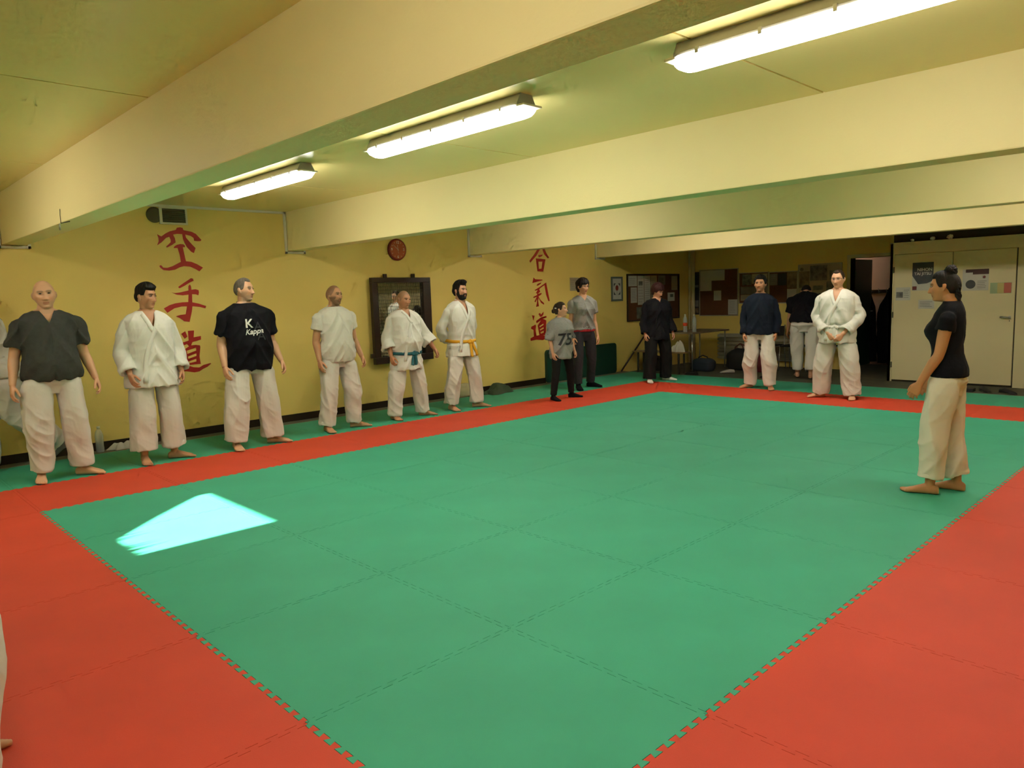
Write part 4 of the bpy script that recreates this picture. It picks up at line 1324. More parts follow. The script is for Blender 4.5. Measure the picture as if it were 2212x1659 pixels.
class Person:
    def __init__(s, feet, heading, H=1.75, build=1.0, depth=1.0, belly=0.0, bust=0.0, hips=1.0, shoulder=1.0, bend=0.0, lean=(0, 0), pelvis=(0, 0),
                 head_yaw=0.0, head_pitch=0.0, head_roll=0.0, toe_out=(20, 20), vox=.0045):
        fr, fl = (np.array(q, float) for q in feet)           # right, left foot in world xy
        s.o = (fr + fl) / 2
        s.h = R(heading)
        c, sn = math.cos(s.h), math.sin(s.h)
        def loc(q):
            d = q - s.o
            return np.array([d[0] * c + d[1] * sn, -d[0] * sn + d[1] * c])
        s.fr, s.fl = loc(fr), loc(fl)
        s.S = (H - .022) / 1.75
        s.build, s.depth, s.belly, s.bust, s.hips, s.sh = build, depth, belly, bust, hips, shoulder
        s.bend, s.lean, s.pel = R(bend), lean, pelvis
        s.hy, s.hp, s.hr = R(head_yaw) - s.h, R(head_pitch), R(head_roll)
        s.toe = toe_out
        s.vox = vox

    # position of a rest point of the trunk after bending and leaning
    def T(s, p):
        p = np.asarray(p, float)
        S_ = s.S
        z = p[2] / S_
        a = s.bend * float(sstep(.90, 1.22, z))
        q = p - np.array([0, 0, .95 * S_])
        q = np.array([q[0] * math.cos(a) + q[2] * math.sin(a), q[1], -q[0] * math.sin(a) + q[2] * math.cos(a)])
        k = float(np.clip((z - .9) / .55, 0, 1.4))
        q = q + np.array([0, 0, .95 * S_])
        q[0] += s.pel[0] + s.lean[0] * k
        q[1] += s.pel[1] + s.lean[1] * k
        return q

    def trunk_ring(s, z, w, d, x, n=28, power=2.4, ease=0.0, yoff=0.0):
        S_ = s.S
        th = np.linspace(0, 2 * np.pi, n, endpoint=False)
        c, sn = np.cos(th), np.sin(th)
        c = np.sign(c) * np.abs(c) ** (2 / power)
        sn = np.sign(sn) * np.abs(sn) ** (2 / power)
        return np.array([s.T(np.array([(x + (d + ease) * c[i]), yoff + (w + ease) * sn[i], z]) * S_) for i in range(n)])

    def section(s, z):
        """half width, half depth and forward shift of the trunk at height z (1.75 scale)"""
        w = np.interp(z, TORSO[:, 0], TORSO[:, 1]) * s.build
        d = np.interp(z, TORSO[:, 0], TORSO[:, 2]) * s.depth
        x = np.interp(z, TORSO[:, 0], TORSO[:, 3])
        w *= 1 + (s.hips - 1) * math.exp(-((z - .92) / .09) ** 2)
        w *= 1 + (s.sh - 1) * float(sstep(1.15, 1.35, z)) * float(sstep(1.49, 1.43, z))
        b = s.belly * math.exp(-((z - 1.06) / .12) ** 2)
        d += b * .5
        x += b * .5
        w += b * .25
        k = s.bust * math.exp(-((z - 1.27) / .06) ** 2)
        d += k * .5
        x += k * .5
        return w, d, x

    def shoulder(s, side):
        return s.T(np.array([-.012, side * .176 * s.build * s.sh, 1.368]) * s.S)

    def make_arms(s, elbows, wrists):
        """elbow and wrist offsets from the shoulder (forward, outward, up) in 1.75 scale -> absolute local"""
        s.arm = {}
        for i, side in enumerate((-1, 1)):
            sh = s.shoulder(side)
            e = sh + np.array([elbows[i][0], side * elbows[i][1] * .62, elbows[i][2]]) * s.S
            w_ = sh + np.array([wrists[i][0], side * (wrists[i][1] * .8 if wrists[i][1] > 0 else wrists[i][1]), wrists[i][2]]) * s.S
            s.arm[side] = (sh, e, w_)

    def hip(s, side):
        return s.T(np.array([0, side * .088 * s.build * s.hips, .90]) * s.S)

    def ankles(s):
        return {-1: s.fr, 1: s.fl}

    def knee(s, side, fwd=.03):
        h = s.hip(side)
        a = s.ankles()[side]
        m = np.array([(h[0] + a[0]) / 2 + fwd * s.S, (h[1] * .45 + a[1] * .55), .49 * s.S])
        return m

def skin_tone(r, g, b):
    return lin((r / 255, g / 255, b / 255))
def tube_rings(pts, rad, seg=20, sub=4, ref=(1, 0, 0), power=2.0):
    P, ts = catmull(pts, sub)
    rr = np.array([(r if hasattr(r, '__len__') else (r, r)) for r in rad], float)
    RA = np.interp(ts, range(len(rr)), rr[:, 0])
    RB = np.interp(ts, range(len(rr)), rr[:, 1])
    P = np.array(P)
    T = np.gradient(P, axis=0)
    T /= np.linalg.norm(T, axis=1)[:, None]
    a = np.asarray(ref, float)
    th = np.linspace(0, 2 * np.pi, seg, endpoint=False)
    c, s_ = np.cos(th), np.sin(th)
    rings = []
    for i in range(len(P)):
        a = a - T[i] * (a @ T[i])
        a /= np.linalg.norm(a)
        b = np.cross(T[i], a)
        rings.append(P[i] + np.outer(c, a) * RA[i] + np.outer(s_, b) * RB[i])
    return rings

def hemmed(rings, wall=.012, depth=.045):
    """closed tube whose last end is a hollow hem"""
    last = rings[-1]
    c = last.mean(0)
    k = 1 - wall / np.linalg.norm(last - c, axis=1).mean()
    inner = c + (last - c) * k
    d = rings[-2].mean(0) - c
    if np.linalg.norm(d) < 1e-6:
        d = rings[-3].mean(0) - c
    d = d / np.linalg.norm(d) * depth
    return rings_mesh(rings + [inner, c + d + (last - c) * k * .96])

def ridged(p):
    n = vnoise(p)
    return (1 - np.abs(2 * n - 1)) ** 1.6

def wrinkle(me, fn):
    co, no = mesh_co(me), mesh_no(me)
    d = fn(co, no)
    set_co(me, co + no * d[:, None])

def bvh_of(me):
    return BVHTree.FromPolygons([v.co[:] for v in me.vertices], [p.vertices[:] for p in me.polygons])

def strip_mesh(pts, nrms, width, thick, widths=None):
    """flat band along pts lying on a surface with the given normals"""
    pts = np.array(pts, float)
    nrms = np.array(nrms, float)
    T = np.gradient(pts, axis=0)
    T /= np.linalg.norm(T, axis=1)[:, None] + 1e-9
    rings = []
    for i in range(len(pts)):
        n = nrms[i] / np.linalg.norm(nrms[i])
        b = np.cross(T[i], n)
        b /= np.linalg.norm(b) + 1e-9
        w_ = (widths[i] if widths is not None else width) / 2
        p = pts[i]
        rings.append(np.array([p - b * w_ - n * .004, p - b * w_ * .96 + n * thick, p + n * thick * 1.15, p + b * w_ * .96 + n * thick, p + b * w_ - n * .004, p - n * .004]))
    return rings_mesh(rings)

def smooth_path(pts, it=3):
    p = np.array(pts, float)
    for _ in range(it):
        q = p.copy()
        q[1:-1] = p[1:-1] * .5 + (p[:-2] + p[2:]) * .25
        p = q
    return p

def front_cast(bv, y, z, P, side=1.0):
    """point on a garment seen from the front (or back) at lateral y, height z (local metres)"""
    hit = bv.ray_cast(Vector((side * 1.2, y, z)), Vector((-side, 0, 0)))
    if hit[0] is None:
        return None, None
    return np.array(hit[0]), np.array(hit[1])

def text_mesh(body, size, font_shear=0.0, bold=0.0):
    cu = bpy.data.curves.new('t', 'FONT')
    cu.body = body
    cu.size = size
    cu.shear = font_shear
    cu.offset = bold
    cu.align_x = 'CENTER'
    cu.align_y = 'CENTER'
    cu.resolution_u = 3
    o = bpy.data.objects.new('t', cu)
    C.objects.link(o)
    dg = bpy.context.evaluated_depsgraph_get()
    me = bpy.data.meshes.new_from_object(o.evaluated_get(dg))
    v = [tuple(q.co) for q in me.vertices]
    f = [tuple(p.vertices) for p in me.polygons]
    bpy.data.objects.remove(o)
    bpy.data.curves.remove(cu)
    bm = bmesh.new()
    bm.from_mesh(me)
    bmesh.ops.triangulate(bm, faces=bm.faces)
    for _ in range(4):
        es = [e for e in bm.edges if e.calc_length() > .018]
        if not es:
            break
        bmesh.ops.subdivide_edges(bm, edges=es, cuts=1, use_grid_fill=False)
        bmesh.ops.triangulate(bm, faces=bm.faces)
    bm.verts.index_update()
    v = [tuple(q.co) for q in bm.verts]
    f = [tuple(q.index for q in p.verts) for p in bm.faces]
    bm.free()
    bpy.data.meshes.remove(me)
    return v, f

def decal(bv, body, size, y0, z0, shear=0.0, bold=0.0, off=.006, squash=1.0, rot=0.0):
    v, f = text_mesh(body, size, shear, bold)
    out = []
    for a, b, _ in v:
        a *= squash
        a, b = a * math.cos(rot) - b * math.sin(rot), a * math.sin(rot) + b * math.cos(rot)
        p, n = front_cast(bv, y0 + a, z0 + b, None)
        if p is None:
            p = np.array([.1, y0 + a, z0 + b]); n = np.array([1.0, 0, 0])
        out.append(p + np.array([1, 0, 0]) * off)
    return mesh(out, f)

GI = (0.70, 0.69, 0.63)
mat('gi_white', GI, rough=0.85, spec=0.2, bump=0.10, bscale=55, sheen=.15)
mat('gi_lapel', (0.73, 0.72, 0.66), rough=0.85, spec=0.2, bump=0.08, bscale=80)
mat('trouser_white', (0.66, 0.63, 0.57), rough=0.9, spec=0.15, bump=0.10, bscale=45)
mat('trouser_cream', (0.72, 0.67, 0.54), rough=0.85, spec=0.2, bump=0.10, bscale=45)
mat('tee_grey', (0.060, 0.062, 0.056), rough=0.9, spec=0.15, noise=.15, nscale=30, bump=.2, bscale=60)
mat('tee_black', (0.006, 0.006, 0.009), rough=0.85, spec=0.18, bump=.25, bscale=45)
mat('tee_white', (0.64, 0.63, 0.55), rough=0.9, spec=0.15, bump=.25, bscale=45)
mat('tee_heather', (0.30, 0.30, 0.285), rough=0.95, spec=0.1, noise=.15, nscale=60, bump=.2, bscale=60)
mat('navy', (0.012, 0.017, 0.030), rough=0.9, spec=0.15, bump=.25, bscale=60)
mat('gi_black', (0.007, 0.007, 0.010), rough=0.8, spec=0.2, bump=.3, bscale=50)
mat('trouser_black', (0.009, 0.009, 0.009), rough=0.85, spec=0.2, bump=.3, bscale=50)
mat('trouser_charcoal', (0.030, 0.030, 0.036), rough=0.85, spec=0.2, bump=.3, bscale=50)
mat('belt_teal', (0.012, 0.115, 0.140), rough=0.7, bump=.3, bscale=120)
mat('belt_yellow', (0.72, 0.36, 0.012), rough=0.7, bump=.3, bscale=120)
mat('red_trim', (0.42, 0.01, 0.02), rough=0.7)
mat('print_white', (0.72, 0.72, 0.68), rough=0.7)
mat('print_dark', (0.035, 0.04, 0.045), rough=0.8)
mat('print_grey', (0.035, 0.035, 0.04), rough=0.7)
mat('sock_black', (0.008, 0.008, 0.010), rough=0.9, spec=.1)
mat('sock_white', (0.70, 0.69, 0.62), rough=0.9, spec=.1)
mat('shoe_grey', (0.16, 0.15, 0.14), rough=0.7)
mat('glasses_frame', (0.05, 0.035, 0.03), rough=0.3)
mat('hairband_white', (0.75, 0.74, 0.68), rough=0.6)
for nm, c in dict(hair_black=(0.010, 0.008, 0.007), hair_brown=(0.045, 0.028, 0.016), hair_red=(0.050, 0.014, 0.012), hair_dark=(0.018, 0.013, 0.011), hair_grey=(0.16, 0.14, 0.11)).items():
    mat(nm, c, rough=0.6, spec=0.22, noise=.45, nscale=40, bump=.22, bscale=120)
SKIN = vcol_mat('skin', rough=0.5, spec=0.4)
EYE = vcol_mat('eye', rough=0.15, spec=0.6)

def v_cut(me, P, vz, vw, zt=1.50):
    """cut a clean V neckline out of the front of a garment"""
    S_ = P.S
    bm = bmesh.new()
    bm.from_mesh(me)
    xf0 = P.T((0, 0, 1.42 * S_))[0] - .02 * S_
    y0 = P.lean[1]
    def zone(c):
        return c.x > xf0 and c.z > (vz - .02) * S_ and abs(c.y - y0) < (vw + .03) * S_
    for sg in (-1, 1):
        fs = [f for f in bm.faces if zone(f.calc_center_median())]
        es = list({e for f in fs for e in f.edges})
        vs = list({v for f in fs for v in f.verts})
        bmesh.ops.bisect_plane(bm, geom=vs + es + fs, plane_co=(0, y0, vz * S_), plane_no=(0, sg * (zt - vz), -vw), dist=1e-5)
    kill = []
    for f in bm.faces:
        c = f.calc_center_median()
        if zone(c) and c.z > vz * S_ and abs(c.y - y0) < (c.z / S_ - vz) / (zt - vz) * vw * S_:
            kill.append(f)
    bmesh.ops.delete(bm, geom=kill, context='FACES')
    bm.to_mesh(me)
    bm.free()
    smooth_shade(me)

def build_person(P, label, sp):
    S_ = P.S
    vox = P.vox
    root = thing('person', label, 'person', (P.o[0], P.o[1], 0.0), P.h, sp.get('group'))
    skin = skin_tone(*sp.get('skin', (205, 160, 128)))
    fp = sp.get('face', {})
    arm_r = sp.get('arm', 1.0)
    # ---------- arms
    el = sp.get('elbows', [(-.02, .075, -.285)] * 2)
    wr = sp.get('wrists', [(.07, .10, -.53)] * 2)
    P.make_arms(el, wr)
    shapes = []
    # ---------- head
    nb = P.T(np.array([-.014, 0, 1.485]) * S_)
    ho = np.array(sp.get('head_off', (.028, 0, .140))) * S_
    hs = (0.45 + .55 * S_) * sp.get('head_scale', 1.0)
    hc = nb + ho
    M = Hm(Vector(hc), P.hy, P.hp, P.hr, hs)
    hp = xf(M, head_points(_D, fp))
    shapes.append((list(map(tuple, hp)), _SF))
    for s in (-1, 1):
        v, f = ear(s)
        shapes.append((list(map(tuple, xf(M, v))), f))
    nk = sp.get('neck', 1.0)
    ntop = xf(M, [(-.012, 0, -.055)])[0]
    shapes.append(limb_mesh([P.T(np.array([-.012, 0, 1.42]) * S_), nb, nb * .5 + ntop * .5 + np.array([-.004, 0, 0]), ntop],
                            [(.075 * nk * S_, .08 * nk * S_), (.060 * nk * S_, .064 * nk * S_), (.054 * nk * S_, .056 * nk * S_), (.054 * nk * S_, .055 * nk * S_)], 16, 4, ref=(1, 0, 0)))
    # ---------- trunk
    rings = []
    for z in np.linspace(.80, 1.505, 17):
        w_, d_, x_ = P.section(z)
        cr = (.30 + .70 * float(sstep(.765, .90, z))) if z < .92 else 1.0
        k_ = .985 if z > 1.15 else .93
        rings.append(P.trunk_ring(z, w_ * k_ * cr, d_ * k_ * (.5 + .5 * cr), x_))
    shapes.append(rings_mesh(rings))
    # ---------- arms and hands
    hands = {}
    for i, s in enumerate((-1, 1)):
        sh, e, w_ = P.arm[s]
        a = arm_r * S_
        inn = sh + np.array([0, -s * .045, -.01]) * S_
        fa = w_ - e
        shapes.append(limb_mesh([inn, sh + np.array([0, s * .012, -.015]) * S_, sh * .55 + e * .45, e, e * .68 + w_ * .32, w_],
                                [.052 * a, .054 * a, .049 * a, .041 * a, (.043 * a, .042 * a), (.029 * a, .024 * a)], 16, 4, ref=(1, 0, 0)))
        d = sp.get('hand_dir', [None, None])[i]
        d = fa / np.linalg.norm(fa) if d is None else np.array(d, float)
        n = np.array(sp.get('palm', [(-.15, 1, 0), (-.15, -1, 0)])[i], float)
        t = np.array(sp.get('thumb', [(1, -.1, 0), (1, .1, 0)])[i], float)
        hands[s] = (w_, d)
        shapes += hand_shapes(w_, d, n, t, S_ * sp.get('hand_scale', 1.0), sp.get('curl', .55))
    # ---------- legs and feet
    feet = P.ankles()
    knees = sp.get('knees', (.03, .03))
    lift = sp.get('lift', (0, 0))
    fpitch = sp.get('foot_pitch', (0, 0))
    shod = sp.get('shod')
    for i, s in enumerate((-1, 1)):
        an = np.array([feet[s][0], feet[s][1], lift[i]])
        kn = P.knee(s, knees[i])
        kn[2] += lift[i] * .4
        ak = an + np.array([0, 0, .085]) * S_
        shapes.append(limb_mesh([P.hip(s) + np.array([0, 0, .05]) * S_, P.hip(s) * .6 + kn * .4, kn, kn * .62 + ak * .38 + np.array([-.012, 0, 0]), ak, an + np.array([0, 0, .035]) * S_],
                                [.070 * S_, .066 * S_, .050 * S_, .050 * S_, .035 * S_, .034 * S_], 16, 4, ref=(1, 0, 0)))
        shapes += foot_shapes(an + np.array([0, 0, 0.0]), R(-P.toe[i]) if s < 0 else R(P.toe[i]), S_, s, toes=not shod, pitch=R(fpitch[i]))
    hands_c = [hands[s][0] + hands[s][1] * .08 * S_ for s in (-1, 1)]
    def keep(co):
        k = np.linalg.norm(co - hc, axis=1) < .155 * S_
        for c in hands_c:
            k |= np.linalg.norm(co - c, axis=1) < .125 * S_
        k |= co[:, 2] < .075
        return k
    body = to_mesh(shapes, vox, 1, sp.get('ratio', .42), keep)
    smooth_shade(body)
    co = mesh_co(body)
    Mi = M.inverted()
    tone = face_tone(xf(Mi, co), fp, skin)
    for c in hands_c:
        m = np.clip(1 - np.linalg.norm(co - c, axis=1) / (.13 * S_), 0, 1)[:, None] * .5
        tone = tone * (1 - m) + tone * np.array([1.02, .82, .78]) * m
    set_tone(body, tone)
    body.materials.append(SKIN)
    bo = obj('body', body, None, root)
    # ---------- eyes
    for s in (-1, 1):
        th = np.linspace(0, 2 * np.pi, 14, endpoint=False)
        ph = np.linspace(-np.pi / 2, np.pi / 2, 9)
        rr = []
        for q in ph:
            rr.append(np.array([(.0095 * math.sin(q), .0125 * math.cos(q) * math.cos(t_), .0060 * math.cos(q) * math.sin(t_)) for t_ in th]))
        v, f = rings_mesh(rr)
        v = np.array(v)
        iris = np.abs(v[:, 1]) < .0078
        col = np.where(iris[:, None], np.array([.015, .010, .008]), np.array([.34, .26, .21]))
        vv = xf(M, v + np.array([.0795 + fp.get('eye_out', 0), s * .031, .0125]))
        em = mesh(vv, f, smooth=True)
        set_tone(em, col)
        em.materials.append(EYE)
        obj('eye', em, None, root)
    # ---------- hair
    hair = sp.get('hair')
    if hair:
        style, hm_ = hair
        def line(az, y, x):
            return lines(az, y, x)
        fringe, temple, back = .066, .0, -.062
        lines = lambda az, y, x: .066 - .075 * sstep(.75, 1.25, az) - .055 * sstep(1.75, 2.5, az) + .008 * G(np.abs(y) - .045, .012) * (x > .03)
        thick = lambda q, az: .010 + .006 * sstep(.03, .10, q[:, 2])
        strand = .0025
        if style == 'thick':
            lines = lambda az, y, x: .060 - .050 * sstep(.85, 1.15, az) - .062 * sstep(1.7, 2.4, az) + .006 * G(np.abs(y) - .05, .012) * (x > .03)
            thick = lambda q, az: .007 + .019 * sstep(.03, .09, q[:, 2]) + .010 * sstep(.0, .06, q[:, 0]) * sstep(.05, .08, q[:, 2])
            strand = .0035
        elif style == 'quiff':
            thick = lambda q, az: .010 + .018 * sstep(.04, .10, q[:, 2]) + .030 * sstep(.0, .07, q[:, 0]) * sstep(.055, .085, q[:, 2])
            strand = .005
        elif style == 'curly':
            lines = lambda az, y, x: .068 - .070 * sstep(.75, 1.25, az) - .050 * sstep(1.75, 2.5, az)
            thick = lambda q, az: .013 + .012 * sstep(.03, .09, q[:, 2])
            strand = .009
        elif style == 'short':
            lines = lambda az, y, x: .075 - .080 * sstep(.75, 1.25, az) - .050 * sstep(1.75, 2.5, az) + .012 * G(np.abs(y) - .05, .015) * (x > .02)
            thick = lambda q, az: .005 + .006 * sstep(.03, .09, q[:, 2])
            strand = .0015
        elif style == 'pixie':
            lines = lambda az, y, x: .036 + .016 * sstep(.0, .03, y) * (x > .03) - .055 * sstep(.75, 1.15, az) - .062 * sstep(1.4, 2.1, az)
            thick = lambda q, az: .016 + .014 * sstep(.0, .08, q[:, 2]) + .008 * sstep(.0, -.06, q[:, 0])
            strand = .005
        elif style == 'tied':
            lines = lambda az, y, x: .066 - .072 * sstep(.7, 1.3, az) - .055 * sstep(1.7, 2.5, az)
            thick = lambda q, az: .009 + .006 * sstep(.03, .10, q[:, 2]) + .012 * sstep(-.02, -.09, q[:, 0])
            strand = .003
        hv, hf = hair_shell(fp, thick, lines, sp.get('seed', 1), strand)
        m = MB().add(xf(M, hv), hf)
        if style == 'tied':
            if sp.get('bun'):
                c0 = np.array(sp['bun'])
                rb = sp.get('bun_r', .036)
                bd = _D * (rb * (1 + .22 * (vnoise(_D * 4.5 + 11) - .5) + .12 * (vnoise(_D * 11 + 5) - .5)))[:, None] + c0
                m.add(xf(M, bd), _SF)
            rq = random.Random(sp.get('seed', 1) + 5)
            for q in range(sp.get('curls', 0)):
                a0 = rq.uniform(-1.0, 1.0)
                st_ = np.array([-.085 - rq.uniform(0, .02), .055 * a0, rq.uniform(-.06, .05)])
                ln = rq.uniform(.06, .13)
                pts = []
                f0 = rq.uniform(0, 6)
                for k in range(9):
                    t_ = k / 8
                    pts.append(st_ + np.array([-.012 * math.sin(t_ * 3) + .009 * math.cos(f0 + t_ * 9), .010 * math.sin(f0 + t_ * 9) + .01 * a0 * t_, -ln * t_]))
                v, f = limb_mesh(pts, [.007, .009, .009, .008, .007, .006, .006, .005, .003], 6, 1)
                m.add(xf(M, v), f)
        hme = m.mesh(True)
        obj('hair', hme, hm_, root)
        if sp.get('hairband'):
            pts = [np.array([-.010 - .10 * math.cos(a), .090 * math.sin(a), .03 + .02 * math.cos(a)]) for a in np.linspace(-1.1, 1.1, 9)]
            v, f = limb_mesh(pts, [(.008, .006)] * 9, 8, 1)
            MB().add(xf(M, v), f).build('hair_clip', 'hairband_white', root, True)
    # ---------- beard
    if sp.get('beard'):
        bl, bm_ = sp['beard']
        q = head_points(_D, fp)
        x, y, z = q.T
        az = np.arctan2(np.abs(y), x)
        jaw = sstep(-.045, -.062, z) * sstep(-.03, .0, x)
        side_ = sstep(.05, .058, np.abs(y)) * sstep(.012, -.01, z) * sstep(-.022, -.008, x) * sstep(.045, .02, x)
        mous = sstep(.02, .05, x) * G(z + .0495, .0065) * sstep(.036, .028, np.abs(y)) * 1.3
        lip = sstep(.02, .05, x) * sstep(.021, .015, np.abs(y)) * G(z + .0645, .0075) * 1.6
        k = np.clip(np.clip(np.maximum(np.maximum(jaw, side_), mous), 0, 1) - lip, 0, 1)
        nn = q / np.array([.0096, .0058, .0139])
        nn /= np.linalg.norm(nn, axis=1)[:, None]
        h = k * (bl + .004 * (vnoise(q * 160) - .5)) - (1 - k) * .010
        MB().add(xf(M, q + nn * h[:, None]), _SF).build('beard', bm_, root, True)
    # ---------- glasses
    if sp.get('glasses'):
        g = MB()
        for s in (-1, 1):
            pts = [(.099 - .006 * abs(math.cos(a)), s * .031 + .022 * math.cos(a), .010 + .0155 * math.sin(a)) for a in np.linspace(0, 2 * np.pi, 17)]
            v, f = limb_mesh(pts, [.0011] * 17, 6, 1)
            g.add(xf(M, v), f)
            v, f = limb_mesh([(.094, s * .053, .014), (.06, s * .074, .016), (.0, s * .083, .014)], [.002] * 3, 6, 2)
            g.add(xf(M, v), f)
        v, f = limb_mesh([(.101, -.010, .014), (.106, 0, .016), (.101, .010, .014)], [.0018] * 3, 6, 2)
        g.add(xf(M, v), f)
        g.build('glasses', 'glasses_frame', root, True)
    # ---------- trousers
    tr = sp['trousers']
    cv = sp.get('cvox', .007)
    th_, kn_, hm_, hz = tr.get('thigh', .105), tr.get('knee', .098), tr.get('hem', .10), tr.get('hem_z', .13)
    ts = []
    top_z = tr.get('top', 1.0)
    R_ = []
    for z in np.linspace(top_z, .765, 11):
        w_, d_, x_ = P.section(max(z, .84))
        cr = .30 + .70 * float(sstep(.765, .89, z))
        w_, d_ = w_ * cr, d_ * (.55 + .45 * cr)
        R_.append(P.trunk_ring(z, w_, d_, x_, ease=.003 + tr.get('ease', .020) * float(sstep(1.0, .88, z))))
    ts.append(rings_mesh(R_))
    for i, s in enumerate((-1, 1)):
        h = P.hip(s)
        kn = P.knee(s, knees[i])
        kn[2] += lift[i] * .4
        an = np.array([feet[s][0], feet[s][1], hz * S_ + lift[i]])
        out = np.array([0, s * .012, 0]) * S_
        sw = np.array(tr.get('swing', (0, 0)) + (0,), float) * S_
        rr = tube_rings([h + np.array([0, 0, .03]) * S_, h * .72 + kn * .28 + out, kn + out, kn * .45 + an * .55 + out * .5 + sw * .5, an + sw],
                        [((th_ + .012) * S_, (th_ - .010) * S_), ((th_ + .006) * S_, th_ * S_), ((kn_ + .006) * S_, kn_ * S_), ((kn_ + hm_) / 2 * S_, (kn_ + hm_) / 2 * S_), (hm_ * 1.06 * S_, hm_ * S_)], 24, 6)
        ts.append(hemmed(rr, .012, .05))
    tme = to_mesh(ts, cv, 6)
    amp = 1.55 * tr.get('folds', .010)
    sd = sp.get('seed', 1) * 3.7
    def wf(co_, no):
        z = co_[:, 2] / S_
        v1 = ridged(np.stack([co_[:, 0] * 8 + sd, co_[:, 1] * 8, z * 2.2 + np.abs(co_[:, 1]) * 3], 1)) - .5
        v2 = ridged(np.stack([co_[:, 0] * 6 + sd, co_[:, 1] * 6 + 5, z * 8 + co_[:, 0] * 9 + co_[:, 1] * 7 + sd], 1)) - .5
        v3 = ridged(np.stack([co_[:, 0] * 14 + sd, co_[:, 1] * 14 + 9, z * 16 + co_[:, 1] * 10], 1)) - .5
        low = sstep(.55, .15, z)
        kn = G(z - .50, .09)
        hemz = sp['top'].get('hem', .86)
        und = sstep(hemz - .05, hemz + .01, z)
        return -.007 * und + (1 - und) * amp * (1.35 * v1 * sstep(1.05, .9, z) + v2 * (.2 + .3 * low + .4 * kn) + .16 * v3) * (.15 + .85 * sstep(1.0, .80, z))
    wrinkle(tme, wf)
    smooth_shade(tme)
    tr_o = obj('trousers', tme, tr['mat'], root)
    # ---------- upper garment
    tp = sp['top']
    kind = tp['kind']
    e = tp.get('ease', .016)
    hem = tp.get('hem', .86)
    belt_z = tp.get('belt_z')
    zs = list(np.linspace(1.492, 1.40, 6)) + list(np.linspace(1.37, hem, 14))
    R_ = []
    for z in zs:
        w_, d_, x_ = P.section(max(z, .84))
        ee = e * float(sstep(1.52, 1.38, z)) + .006 + float(sstep(1.10, .98, z)) * max(0.0, tr.get('ease', .020) + .008 - e - .006)
        if tp.get('flat'):
            # cloth bridges the waist instead of following it
            wm, dm, xm = P.section(1.22)
            w_ = max(w_, wm * .97) if z < 1.22 and z > .9 else w_
            d_ = max(d_, dm * .93) if z < 1.22 and z > .9 else d_
        fl_ = tp.get('flare', .012) * float(sstep(1.0, hem, z))
        if belt_z is not None:
            fl_ -= .020 * math.exp(-((z - belt_z) / .035) ** 2)
        if z > 1.47:
            w_, d_ = w_ * .98, d_ * .98
        R_.append(P.trunk_ring(z, w_ + fl_, d_ + fl_, x_, ease=ee, n=32))
    gs = [hemmed(R_, .012, .05)]
    sl = tp.get('sleeve', 'short')
    if sl != 'none':
        for i, s in enumerate((-1, 1)):
            sh, el_, w_ = P.arm[s]
            inn = sh + np.array([0, -s * .065, -.006]) * S_
            r0 = tp.get('sleeve_r', .072) * S_
            if sl == 'short':
                f_ = tp.get('sleeve_len', .58)
                end = sh * (1 - f_) + el_ * f_
                rr = tube_rings([inn, sh + np.array([0, s * .012, -.004]) * S_, sh * (1 - f_ * .5) + el_ * f_ * .5, end], [r0 * .68, r0 * .85, r0 * .96, r0 * tp.get('cuff', 1.0)], 22, 5)
            else:
                f_ = tp.get('sleeve_len', .75)
                end = el_ * (1 - f_) + w_ * f_
                c_ = tp.get('cuff', 1.05)
                rr = tube_rings([inn, sh + np.array([0, s * .012, -.004]) * S_, sh * .5 + el_ * .5, el_, end], [r0 * .60, r0 * .70, r0 * .86, r0 * (.45 + .45 * c_), (r0 * c_, r0 * c_)], 22, 6)
            gs.append(hemmed(rr, .011, .04))
    gme = to_mesh(gs, cv, 2)
    amp2 = 1.5 * tp.get('folds', .008)
    def wg(co_, no):
        z = co_[:, 2] / S_
        y = co_[:, 1]
        v1 = ridged(np.stack([co_[:, 0] * 5 + sd, y * 8 + z * 5 * np.sign(y), z * 5 + np.abs(y) * 9], 1)) - .5
        v2 = ridged(np.stack([co_[:, 0] * 12 + sd, y * 12 + 5, z * 12], 1)) - .5
        v3 = ridged(np.stack([co_[:, 0] * 22 + sd, y * 22 + 5, z * 9 + 2], 1)) - .5
        k = sstep(1.50, 1.38, z)
        return amp2 * (1.35 * v1 + .35 * v2 + .15 * v3 + .28) * (.25 + .75 * k)
    wrinkle(gme, wg)
    smooth_shade(gme)
    bv = bvh_of(gme)
    names = {'tee': 'shirt', 'gi': 'jacket', 'jumper': 'jumper'}
    vz = tp.get('v')
    if vz:
        vw = tp.get('v_w', .062)
        v_cut(gme, P, vz, vw)
    go = obj(names[kind], gme, tp['mat'], root)
